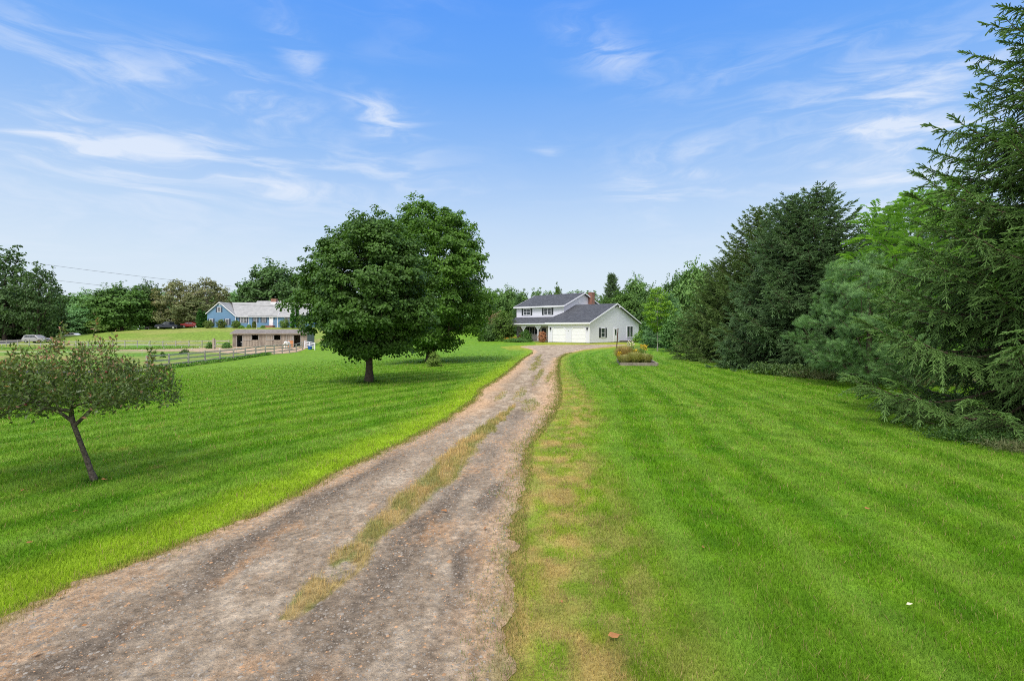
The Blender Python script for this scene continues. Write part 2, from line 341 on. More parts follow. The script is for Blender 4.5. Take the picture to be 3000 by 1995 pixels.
def lawn_col(x, y):
    """base colour of the grass at a place"""
    x = np.asarray(x, float); y = np.asarray(y, float)
    n1 = fbm(x * .35, y * .35, 1); n2 = fbm(x * 1.7, y * 1.7, 2); n3 = fbm(x * 7, y * 3.2, 3); n4 = fbm(x * 3.4, y * 1.5, 4)
    base = np.array((.155, .31, .010)) * np.ones(x.shape + (3,))
    base = mixc(base, (.19, .33, .03), np.clip((n1 - .42) * 2.2, 0, .75))
    base = mixc(base, (.085, .23, .005), np.clip((.5 - n2) * 2.2, 0, .6))
    base = mixc(base, (.22, .36, .03), np.clip((n4 - .52) * 4, 0, .6)); base = mixc(base, (.08, .215, .005), np.clip((.44 - n4) * 4, 0, .5))
    dr = x - xR(y); dl = xL(y) - x
    right = x > (xR(y) + xL(y)) / 2
    # mowing stripes
    sd = np.where(right, dr, x * .848 - y * .53)
    wob = (fbm(x * .2, y * .08, 7) - .5) * .45
    ph = (sd + wob) / 1.25
    st = np.sin(2 * math.pi * ph) + .5 * np.sin(2 * math.pi * ph * 2.3 + 1.3)
    k = .42 * (1 - sstep(60, 110, y))
    k = k * np.where(right, 1., 1.4)
    base = mixc(base, (.21, .36, .045), np.clip(st, 0, 1) * k)
    base = mixc(base, (.065, .20, .003), np.clip(-st, 0, 1) * k)
    # dry clippings lying in rows
    ln = np.abs(((sd + wob * .4 + .6) / 1.9) % 1 - .5)
    cl = (1 - sstep(.015, .06, ln + (n3 - .5) * .12)) * sstep(.45, .52, n4) * sstep(.56, .68, fbm(x * 1.3, y * .9, 21)) * sstep(.46, .58, n3)
    base = mixc(base, (.42, .27, .10), cl * .6 * (dl + (right * 9) > 0.8) * (1 - sstep(25, 45, y)))
    # yellow margin right of the drive
    far = sstep(10, 30, y)
    wR = 1.75 - 1.0 * far + .9 * sstep(42, 60, y)
    m = (1 - sstep(wR * .45, wR, dr + (n4 - .5) * 1.0)) * (dr > -1) * right
    yel = mixc(np.ones(x.shape + (3,)) * np.array((.27, .34, .025)), (.55, .37, .14), np.clip((n3 - .43) * 6, 0, .8) * (1 - far * .6))
    m = m * (.45 + .5 * sstep(.38, .6, n4))
    base = base * (1 - m[..., None]) + yel * m[..., None]
    m2 = (1 - sstep(.4, 1.35, dl + (n2 - .5) * .6)) * (~right) * (1 - sstep(20, 50, y) * .5)
    base = mixc(base, (.32, .46, .02), m2 * .85)
    e = (1 - sstep(-.05, .16, np.where(right, dr, dl) + (n3 - .5) * .3))
    base = mixc(base, (.34, .22, .09), e * .8 * (y < 72))
    # yellowed verge by the house
    h = sstep(50, 60, y) * (1 - sstep(78, 84, y)) * (x > -3) * (1 - sstep(14, 20, x)) * (x - xL(y) > -2.5) * (1 - sstep(1.0, 3.0, dr))
    base = mixc(base, (.36, .36, .04), h * .7)
    # beyond the paddock fence
    base = base * 1.1
    pk = (x < xfence(y)) & (y > 40)
    pad = mixc(np.array((.27, .34, .075)) * np.ones(x.shape + (3,)), (.36, .33, .11), np.clip((n1 - .45) * 4, 0, 1))
    pad = mixc(pad, (.13, .31, .03), np.clip((fbm(x * .12, y * .3, 31) - .5) * 5, 0, .9))
    hill = mixc(np.array((.22, .33, .045)) * np.ones(x.shape + (3,)), (.33, .35, .09), np.clip((fbm(x * .09, y * .2, 41) - .45) * 4, 0, .8))
    t = sstep(98, 106, y + x * .02)
    pad = pad * (1 - t[..., None]) + hill * t[..., None]
    base = np.where(pk[..., None], pad, base)
    sl = sstep(-10, -26, x) * sstep(20, 40, y) * (~pk)
    base = mixc(base, (.20, .34, .025), sl * .5)
    return base

# ------------------------------------------------------------------ ground sheets
def spaced(a, b, f):
    out = [a]
    while out[-1] < b: out.append(out[-1] + f(out[-1]))
    return np.array(out)
gx = spaced(-3000, 3000, lambda v: .14 if abs(v) < 6 else .14 + (abs(v) - 6) * .011 if abs(v) < 60 else .75 if -140 < v < 100 else max(.75, (abs(v) - 90) * .12))
gy = spaced(-60, 4000, lambda v: 2 if v < -4 else .12 if v < 12 else .12 + (v - 12) * .009 if v < 140 else max(1.3, (v - 130) * .12))
GX, GY = np.meshgrid(gx, gy)
GZ = terrain(GX, GY)
nx, ny = len(gx), len(gy)
V = np.stack([GX, GY, GZ], -1).reshape(-1, 3)
idx = np.arange(nx * ny).reshape(ny, nx)
FQ = np.stack([idx[:-1, :-1], idx[:-1, 1:], idx[1:, 1:], idx[1:, :-1]], -1).reshape(-1, 4)
lc = lawn_col(GX, GY).reshape(-1, 3) * .80
o = np_mesh('lawn', V, FQ, M['lawn'], col=lc, smooth=True); o['kind'] = 'structure'

def sheet(name, fxl, fxr, ys, nacross, mat, colf, off, ragged=0.):
    U = np.linspace(0, 1, nacross)
    yy = np.repeat(ys[:, None], nacross, 1)
    a = fxl(yy); b = fxr(yy)
    if ragged:
        a = a + (fbm(yy * 3.1, yy * 0 + 3, 51) - .5) * ragged + (fbm(yy * 9, yy * 0 + 9, 52) - .5) * ragged * .25
        b = b + (fbm(yy * 2.7, yy * 0 + 5, 53) - .5) * ragged + (fbm(yy * 9, yy * 0 + 2, 54) - .5) * ragged * .25
    xx = a + (b - a) * U[None]
    zz = terrain(xx, yy) + off * np.clip(np.minimum(U, 1 - U)[None] * 30 + .4, 0, 1) * np.ones_like(yy)
    Vv = np.stack([xx, yy, zz], -1).reshape(-1, 3)
    ii = np.arange(len(ys) * nacross).reshape(len(ys), nacross)
    Ff = np.stack([ii[:-1, :-1], ii[:-1, 1:], ii[1:, 1:], ii[1:, :-1]], -1).reshape(-1, 4)
    o = np_mesh(name, Vv, Ff, mat, col=colf(xx, yy, U[None] * np.ones_like(yy)).reshape(-1, 3) if colf else None, smooth=True)
    o['kind'] = 'structure'; return o
def drive_col(x, y, u):
    w = xR(y) - xL(y); d = np.minimum(x - xL(y), xR(y) - x)
    n1 = fbm(x * 1.2, y * .6, 61); n2 = fbm(x * 5, y * 3, 62); n3 = fbm(x * 22, y * 22, 63)
    c = mixc(np.ones(x.shape + (3,)) * np.array((.33, .25, .175)), (.50, .40, .295), np.clip((n2 - .4) * 3, 0, 1))
    # damp / compacted darker bands in the wheel tracks
    mc = np.interp(y, MS[:, 0], MS[:, 1])
    trk = 0
    for dx, wd in ((-1.15, .24), (.42, .26), (1.05, .14)):
        trk = np.maximum(trk, np.exp(-((x - mc - dx + (n1 - .5) * .8) / wd) ** 2))
    trk = trk * (1 - sstep(11, 16, y)) * (.35 + .65 * sstep(.3, .55, n1 + (n2 - .5) * .3))
    c = mixc(c, (.15, .115, .085), np.clip(trk, 0, .85))
    tr2 = np.clip(np.sin(u * 19 + n1 * 5) * sstep(12, 16, y) * sstep(.45, .62, fbm(x * 1.1, y * .3, 67)), 0, 1)
    c = mixc(c, (.22, .155, .105), tr2 * .6)
    # sandy orange margins
    sand = (1 - sstep(.1, .45 + .5 * sstep(10, 14, y) * (1 - sstep(30, 45, y)), d + (n1 - .5) * .7)) 
    c = mixc(c, (.56, .36, .21), sand * (.55 + .35 * sstep(10, 14, y)))
    # rust pine needles in drifts
    nd = sstep(.5, .66, fbm(x * 1.8, y * .9, 65)) * sstep(.45, .62, n2) * (1 - sstep(8, 14, y))
    c = mixc(c, (.45, .25, .12), nd * .55)
    m = mid_mask(x, y)
    gc = mixc(np.ones(x.shape + (3,)) * np.array((.38, .28, .11)), (.13, .18, .03), sstep(.45, .6, n2) * .8)
    c = c * (1 - m[..., None] * .85) + gc * m[..., None] * .85
    eg = 1 - sstep(.0, .22, d + (n2 - .5) * .35)
    c = mixc(c, (.22, .22, .06), eg * .6 * sstep(.4, .6, n2) )
    c = c * (.62 + .8 * n3)[..., None]
    return np.clip(c, 0, .8)
M['gravel'] = vcol('gravel_drive', .9, scale=45, amt=.45, bump=1.0, dist=.03, scale2=14)
ysd = spaced(-6, 69.4, lambda v: .3 if v < 1.5 else max(.014, v * .0045))
sheet('gravel_driveway', xL, xR, ysd, 190, M['gravel'], drive_col, .012, .34)
# neighbour's paved drive, the road below the far trees and the worn yard of the stable
con = lambda v: (lambda y: np.full_like(y, v))
def dirt_col(x, y, u):
    n = fbm(x * .8, y * .8, 71)
    return mixc(np.ones(x.shape + (3,)) * np.array((.46, .33, .23)), (.33, .28, .16), np.clip((n - .45) * 4, 0, 1))
sheet('dirt_yard', lambda y: np.interp(y, [75, 78, 81, 84, 87, 89.9], [-36, -52, -64, -70, -58, -51]) + (fbm(y * .6, y * 0, 72) - .5) * 3,
      lambda y: xfence(y) + .3, np.linspace(75, 89.9, 60), 60, M['gravel'], dirt_col, .03)
sheet('paved_track', con(-140), lambda y: np.full_like(y, -31.6) - (45 - y) * .5, np.linspace(43.2, 45.6, 6), 120, M['asphalt'], None, .03)
def roadL(y): return np.interp(y, [104, 108, 112, 118, 126], [-170, -140, -119, -113, -118])
def roadR(y): return np.interp(y, [104, 108, 112, 118, 126], [-112, -106.5, -104.5, -105, -111])
sheet('road', roadL, roadR, np.linspace(104, 126, 40), 30, M['asphalt'], None, .05)

# ------------------------------------------------------------------ grass blades near the camera
def blades(name, x, y, h, w, col, lean=.5, seed=1, label=None, cat=None):
    rg = np.random.default_rng(seed); n = len(x)
    z = terrain(x, y)
    a = rg.random(n) * 2 * math.pi; sx, sy = np.cos(a) * w / 2, np.sin(a) * w / 2
    b = rg.random(n) * 2 * math.pi; l = rg.random(n) * lean
    P = np.stack([x, y, z - .004], 1)
    s = np.stack([sx, sy, 0 * sx], 1)
    t = np.stack([np.cos(b) * l * h, np.sin(b) * l * h, h * (1 - l * l * .3)], 1)
    Vv = np.stack([P - s, P + s, P + t], 1).reshape(-1, 3)
    Ff = np.arange(3 * n).reshape(n, 3)
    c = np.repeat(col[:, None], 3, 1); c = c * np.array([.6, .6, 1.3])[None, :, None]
    o = np_mesh(name, Vv, Ff, M['blade'], col=np.clip(c, 0, 1).reshape(-1, 3))
    tag(o, label, cat, kind='stuff'); return o
rg = np.random.default_rng(11)
def scatter(n, y0, y1, spread=1.15, p=1.0):
    # denser near the viewer, like a lawn seen at equal detail
    u = rg.random(n); y = y0 * (y1 / y0) ** (u ** p)
    x = (rg.random(n) * 2 - 1) * (y * spread + 1.0)
    return x, y
gxx, gyy = scatter(900000, 2.4, 60, 1.1, .95)
kk = rg.random(len(gxx)) < 1 - sstep(9, 55, gyy)
gxx, gyy = gxx[kk], gyy[kk]
inside = (gxx > xL(gyy) + .1) & (gxx < xR(gyy) - .02)
gxx, gyy = gxx[~inside], gyy[~inside]
nz = fbm(gxx * 2.2, gyy * 2.2, 81); edge = np.minimum(np.abs(gxx - xR(gyy)), np.abs(gxx - xL(gyy)))
bc = lawn_col(gxx, gyy)
rr = rg.random(len(gxx))
bc = bc * (.7 + .7 * rr)[:, None]
dry = (rg.random(len(gxx)) < .05 + (.12 + .5 * sstep(.5, .62, fbm(gxx * 8, gyy * 6, 85))) * (1 - sstep(.3, 1.6, gxx - xR(gyy))) * (gxx > xR(gyy) - .2))
bc[dry] = np.array((.5, .36, .16)) * (.6 + .7 * rr[dry])[:, None]
keep = rg.random(len(gxx)) < np.clip(.55 + edge * 3, 0, 1)
hh = (.018 + .055 * nz ** 1.5 + .024 * rg.random(len(gxx))) * np.where(gxx > xR(gyy), np.clip(.55 + (gxx - xR(gyy)) * .3, .5, 1.05), 1.05)
ww = np.maximum(.004, gyy * .0011)
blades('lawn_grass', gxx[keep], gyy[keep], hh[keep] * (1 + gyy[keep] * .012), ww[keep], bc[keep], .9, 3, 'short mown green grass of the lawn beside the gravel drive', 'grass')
# grass on the crown of the drive and tufts along its margins
gxx, gyy = rg.random(160000) * 6 - 4.6, 3.0 * (48 / 3.0) ** rg.random(160000)
gxx = gxx * .0 + xL(gyy) - .15 + rg.random(160000) * (xR(gyy) - xL(gyy) + .3)
mm = mid_mask(gxx, gyy)
de = np.minimum(gxx - xL(gyy), xR(gyy) - gxx) + (fbm(gxx * 2.5, gyy * 2.5, 83) - .5) * .5
pr = mm * .9 * sstep(.25, .6, fbm(gxx * 6, gyy * 4, 88) + .12) + (1 - sstep(-.05, np.where(xR(gyy) - gxx < .8, .38, .2), de)) * .8
k = rg.random(len(gxx)) < pr
gxx, gyy, mm = gxx[k], gyy[k], mm[k]
rr = rg.random(len(gxx)); gn = fbm(gxx * 5, gyy * 3, 62)
c1 = mixc(np.ones((len(gxx), 3)) * np.array((.64, .45, .18)), (.17, .24, .04), (sstep(.44, .58, gn + (rr - .5) * .2)) * .55)
cm = np.interp(gyy, MS[:, 0], MS[:, 1])
c1 = mixc(c1, (.16, .25, .03), sstep(.0, .3, gxx - cm) * .55 * (mm > .3))
c2 = mixc(np.ones((len(gxx), 3)) * np.array((.16, .25, .03)), (.42, .3, .13), (rr > .6) * .9)
cc = np.where((mm > .25)[:, None], c1, c2) * (.7 + .6 * rg.random(len(gxx)))[:, None]
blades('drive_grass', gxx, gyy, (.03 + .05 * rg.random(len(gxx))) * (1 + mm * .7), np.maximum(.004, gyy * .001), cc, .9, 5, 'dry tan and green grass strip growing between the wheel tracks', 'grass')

# loose stones on the drive
def stones(n, seed):
    rg = np.random.default_rng(seed)
    y = 2.5 * (13 / 2.5) ** (rg.random(n)); x = xL(y) + .1 + rg.random(n) * (xR(y) - xL(y) - .15)
    k = (mid_mask(x, y) < .4) & (rg.random(n) < .35 + .9 * fbm(x * 2, y * 1.3, 91)); x, y = x[k], y[k]; n = len(x)
    z = terrain(x, y) + .012
    s = .003 + .013 * rg.random(n) ** 6 + y * .0006
    big = rg.random(n) < .004; s[big] *= 2.2
    base = np.array([(1,0,0),(.3,.9,0),(-.8,.6,0),(-.8,-.6,0),(.3,-.9,0),(.1,0,.7),(0,0,-.4)], float)
    tri = np.array([(0,1,5),(1,2,5),(2,3,5),(3,4,5),(4,0,5)])
    a = rg.random(n) * 6.28; ca, sa = np.cos(a), np.sin(a)
    jit = base[None] * (1 + .35 * (rg.random((n, 7, 3)) - .5)); jit[:, :, 1] *= (.6 + .4 * rg.random(n))[:, None]; jit[:, :, 2] *= .75
    X = jit[:, :, 0] * ca[:, None] - jit[:, :, 1] * sa[:, None]; Y = jit[:, :, 0] * sa[:, None] + jit[:, :, 1] * ca[:, None]
    Vv = np.stack([x[:, None] + X * s[:, None], y[:, None] + Y * s[:, None], z[:, None] + jit[:, :, 2] * s[:, None]], -1)
    Ff = (tri[None] + (np.arange(n) * 7)[:, None, None]).reshape(-1, 3)
    t = rg.random(n)
    c = mixc(np.ones((n, 3)) * np.array((.21, .18, .15)), (.34, .30, .255), t ** 3)
    c = np.where((rg.random(n) < .15)[:, None], np.array((.42, .25, .14)) * (.7 + .5 * t)[:, None], c)
    o = np_mesh('driveway_gravel', Vv.reshape(-1, 3), Ff, M['stone'], col=np.repeat(c, 7, 0))
    tag(o, 'loose grey and tan gravel stones lying on the drive', 'gravel', kind='stuff')
stones(34000, 4)

# ------------------------------------------------------------------ vegetation generators
def leaf_quads(P, d, n, l, w, droop=.15):
    s = nrm(np.cross(d, n)); l = l[:, None]; w = w[:, None]
    up = nrm(np.cross(s, d))
    Vv = np.stack([P, P + d * l * .45 + s * w / 2, P + d * l - up * l * droop, P + d * l * .45 - s * w / 2], 1).reshape(-1, 3)
    Ff = np.arange(len(P) * 4).reshape(-1, 4)
    return Vv, Ff
def rdir(rg, n):
    v = rg.normal(size=(n, 3)); return nrm(v)
def tubes(A, B, ra, rb, sides=5):
    d = nrm(B - A); ref = np.where(np.abs(d[:, 2:3]) > .9, np.array([[1., 0, 0]]), np.array([[0, 0, 1.]]))
    u = nrm(np.cross(d, ref)); v = np.cross(d, u)
    t = np.arange(sides) / sides * 2 * math.pi; c, s = np.cos(t), np.sin(t)
    off = u[:, None] * c[None, :, None] + v[:, None] * s[None, :, None]
    VA = A[:, None] + off * ra[:, None, None]; VB = B[:, None] + off * rb[:, None, None]
    Vv = np.concatenate([VA, VB], 1).reshape(-1, 3); n = len(A)
    k = np.arange(sides); q = np.stack([k, (k + 1) % sides, (k + 1) % sides + sides, k + sides], 1)
    Ff = (q[None] + (np.arange(n) * 2 * sides)[:, None, None]).reshape(-1, 4)
    return Vv, Ff
def skeleton(rg, trunk, r_tip, targets, lift=.25, p=.47, nint=3, rtrunk=None):
    pts = [np.array(t, float) for t in trunk]; par = [-1] + list(range(len(trunk) - 1)); cnt = [0] * len(pts)
    T = np.array(trunk, float)
    dd = np.linalg.norm(targets[:, None] - T[None], axis=-1).min(1)
    arr = np.zeros((len(pts) + len(targets) * nint, 3)); arr[:len(pts)] = T; m = len(pts)
    tips = []
    for i in np.argsort(dd):
        t = targets[i]; q = arr[:m]; df = t - q; ds = np.linalg.norm(df, axis=1)
        cost = ds + 1.2 * np.maximum(0, -df[:, 2] + .1 * ds)
        cost[0] += 2
        j = int(np.argmin(cost)); a = q[j].copy()
        c = (a + t) / 2 + np.array([0, 0, lift * ds[j]]) * .5 + rg.normal(size=3) * .05 * ds[j]
        prev = j
        for k in range(1, nint + 1):
            u = k / nint; pnt = a * (1 - u) ** 2 + c * 2 * u * (1 - u) + t * u * u
            arr[m] = pnt; par.append(prev); cnt.append(0); prev = m; m += 1
        tips.append(prev)
    cnt = np.zeros(m)
    for t in tips:
        k = t
        while k >= 0: cnt[k] += 1; k = par[k]
    par = np.array(par); rad = r_tip * np.maximum(cnt, 1) ** p
    if rtrunk is not None:
        nt_ = len(trunk); rad[:nt_] = np.maximum(rad[:nt_], np.array(rtrunk))
    e = np.arange(1, m); A = arr[par[e]]; B = arr[e]; ra = np.minimum(rad[par[e]], rad[e] * 1.35); rb = rad[e]
    tr = e < len(trunk); ra[tr] = rad[par[e]][tr]
    return A, B, ra, rb, arr[tips]
def clump_targets(rg, n, prof, cz0, cz1, Rr, minr=.45, lob=.18, seed=0, sx=1., sy=1., lobes=0):
    if lobes:
        i_ = np.arange(lobes) + .5; ph_ = np.arccos(1 - 2 * i_ / lobes); th_ = math.pi * (1 + 5 ** .5) * i_
        LD = nrm(np.stack([np.cos(th_) * np.sin(ph_), np.sin(th_) * np.sin(ph_), np.cos(ph_)], 1) + rg.normal(size=(lobes, 3)) * .12); amax = 1.9 / math.sqrt(lobes)
    out = []; tries = 0; gap = (4 * Rr * Rr * (cz1 - cz0) / n) ** (1 / 3) * .62
    while len(out) < n and tries < n * 40:
        tries += 1
        if tries % (n * 6) == 0: gap *= .85
        t = rg.random(); a = rg.random() * 2 * math.pi
        r = Rr * prof(t) * (1 + lob * math.sin(3 * a + seed + t * 4) + lob * .7 * math.sin(5 * a + seed * 2 - t * 7))
        q = minr + (1 - minr) * rg.random() ** .55
        p = np.array([math.cos(a) * r * q * sx, math.sin(a) * r * q * sy, cz0 + (cz1 - cz0) * t])
        if lobes:
            c_ = np.array([0, 0, (cz0 + cz1) / 2]); v_ = (p - c_) / np.array([Rr, Rr, (cz1 - cz0) / 2]); u_ = v_ / max(1e-6, np.linalg.norm(v_))
            k_ = min(1., float(np.arccos(np.clip((LD @ u_).max(), -1, 1))) / amax)
            if q > .6: p = c_ + (p - c_) * (1.05 - .24 * k_ ** 2)
            if k_ > .72 and q > .6 and rg.random() < .8: continue
        if all(((p - o_) ** 2).sum() > gap * gap for o_ in out[-200:]): out.append(p)
    return np.array(out)
def clump_leaves(rg, C, ctr, rad, per, ls, lw=.8, flat=.5, droop=.5, rad_jit=.35, up=.6):
    n = len(C); Cn = np.repeat(C, per, 0); m = n * per
    rc = np.repeat(rad * (1 + rad_jit * (rg.random(n) * 2 - 1)), per)
    q = rdir(rg, m); rr = rg.random(m) ** .45
    off = q * rr[:, None]; off[:, 2] = np.abs(off[:, 2]) * np.where(rg.random(m) < .8, 1, -1) * flat
    hr = np.hypot(off[:, 0], off[:, 1])
    outw = nrm(Cn - np.array(ctr))
    P = Cn + off * rc[:, None] + np.array([0, 0, -1]) * (droop * hr ** 2 * rc * .5)[:, None] + outw * (rc * .15)[:, None]
    nm = nrm(outw * .5 + np.array([0, 0, up]) + rdir(rg, m) * .75 + off * .4)
    d = nrm(np.cross(nm, rdir(rg, m)) + off * .6 + np.array([0, 0, -.35]))
    l = ls * (.7 + .6 * rg.random(m)); w = l * lw
    Vv, Ff = leaf_quads(P, d, nm, l, w)
    ct = np.repeat(rg.random(n), per)
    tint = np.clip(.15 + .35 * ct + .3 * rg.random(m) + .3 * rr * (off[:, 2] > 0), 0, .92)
    return Vv, Ff, np.repeat(tint, 4)
PROF = {
 'round': lambda t: math.sqrt(max(0, 1 - (2 * t - 1) ** 2)) ** .8 * (1.05 - .12 * t),
 'maple': lambda t: (min(1, t / .28) ** .5 if t < .28 else math.sqrt(max(0, 1 - ((t - .28) / .72) ** 2.4))) ,
 'oval': lambda t: math.sin(math.pi * min(1, max(0, t * .92 + .05))) ** .7,
 'umbrella': lambda t: 1 - .75 * t ** 2,
 'cone': lambda t: max(.03, (1 - t)) ** .8 * (min(1, .6 + t * 4)),
 'column': lambda t: max(.03, 1 - t ** 2.2) ** .8 * (min(1, .7 + t * 3)),
 'dome': lambda t: math.sqrt(max(0, 1 - t * t)),
}
def tree_mesh(seed, H, base, Rr, prof, nclump, per, clr, ls, leafmat, barkmat, tr, name='crown', lean=(0, 0), minr=.45, lob=.15, flat=.5, lw=.8, forks=None,
              droop=.5, trunk_top=.7, r_tip=.008, sx=1., sy=1., leaf_fn=None, up=.6, lift=.25, sprigs=0, lobes=0):
    """returns (crown mesh object data, trunk mesh data)"""
    rg = np.random.default_rng(seed)
    T = clump_targets(rg, nclump, PROF[prof], base, H - clr * .4, Rr - clr * .5, minr, lob, seed, sx, sy, lobes)
    kz = np.linspace(0, H * trunk_top, 9)
    T[:, 0] += lean[0] * T[:, 2] / H; T[:, 1] += lean[1] * T[:, 2] / H
    trunk = [(lean[0] * z / H + .04 * H * .1 * math.sin(z * 1.3 + seed), lean[1] * z / H + .04 * H * .1 * math.cos(z * 1.1 + seed), z) for z in kz]
    rt = [tr * (1.35 if i == 0 else 1.0) * (1 - .85 * i / 8) for i in range(9)]
    A, B, ra, rb, tips = skeleton(rg, trunk, r_tip, T, rtrunk=rt, lift=lift)
    Vt, Ft = tubes(A, B, ra, rb, 6)
    fn = leaf_fn or clump_leaves
    cc = (lean[0] * .5, lean[1] * .5, base + (H - base) * .4)
    Vl, Fl, tint = fn(rg, T, cc, clr, per, ls, lw=lw, flat=flat, droop=droop, up=up)
    if sprigs:
        q = T[np.linalg.norm((T - np.array(cc)) / np.array([Rr, Rr, (H - base) * .5]), axis=1) > .62]
        q = q[rg.integers(0, len(q), sprigs)]; q = q + (nrm(q - np.array(cc)) * .5 + rdir(rg, len(q)) * .8 + np.array([0, 0, .25])) * clr * (.7 + .5 * rg.random((len(q), 1)))
        q = q[q[:, 2] > base]
        V2, F2, t2 = clump_leaves(rg, q, cc, clr * .42, max(12, int(per * .16)), ls, lw=lw, flat=.9, droop=.3, up=up)
        Fl = np.concatenate([Fl, F2 + len(Vl)]); Vl = np.concatenate([Vl, V2]); tint = np.concatenate([tint, t2])
    return (Vl, Fl, tint), (Vt, Ft)
def plant(name, data, loc, label, cat, leafmat, barkmat=None, color=None, rz=0, scale=1, group=None, fol='crown', wood='trunk'):
    root = empty(name, loc, rz); root.scale = (scale,) * 3 if not isinstance(scale, tuple) else scale
    tag(root, label, cat, group)
    (Vl, Fl, tint), tk = data
    c = np_mesh(fol, Vl, Fl, leafmat, root, attrs={'tint': tint})
    if color: c.color = (*color, 1)
    if tk is not None: np_mesh(wood, tk[0], tk[1], barkmat, root, smooth=True)
    return root
def dup(root, loc, rz=0, scale=1, label=None, color=None, name=None):
    r = root.copy(); COL.objects.link(r); r.location = loc; r.rotation_euler = (0, 0, rz); r.scale = (scale,) * 3 if not isinstance(scale, tuple) else scale
    if label: r['label'] = label
    for ch in list(root.children):
        c = ch.copy(); COL.objects.link(c); c.parent = r
        if color and c.name.split('.')[0] in ('crown', 'foliage'): c.color = (*color, 1)
        for g in ch.children:
            d = g.copy(); COL.objects.link(d); d.parent = c
    return r

# needle shoots
def shoots(rg, P, D, L, K, nl, nw, ang=.6, base_tint=.4):
    n = len(P); ref = np.where(np.abs(D[:, 2:3]) > .9, np.array([[1., 0, 0]]), np.array([[0, 0, 1.]]))
    u = nrm(np.cross(D, ref)); v = np.cross(D, u)
    k = np.arange(K); t = (k + .5) / K
    az = k * 2.399 + rg.random((n, 1)) * 6.28
    rad = u[:, None] * np.cos(az)[..., None] + v[:, None] * np.sin(az)[..., None]
    s = -u[:, None] * np.sin(az)[..., None] + v[:, None] * np.cos(az)[..., None]
    a = ang * (1 - .45 * t)[None, :, None]
    dr = D[:, None] * np.cos(a) + rad * np.sin(a)
    B0 = P[:, None] + D[:, None] * (L[:, None] * t[None])[..., None] * .85
    ln = nl * (.8 + .4 * rg.random((n, K)))[..., None]
    V0 = B0 - s * nw / 2; V1 = B0 + s * nw / 2; V2 = B0 + dr * ln
    Vv = np.stack([V0, V1, V2], 2).reshape(-1, 3)
    Ff = np.arange(n * K * 3).reshape(-1, 3)
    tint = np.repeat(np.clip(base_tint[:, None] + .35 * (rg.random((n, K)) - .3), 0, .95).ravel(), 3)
    return Vv, Ff, tint
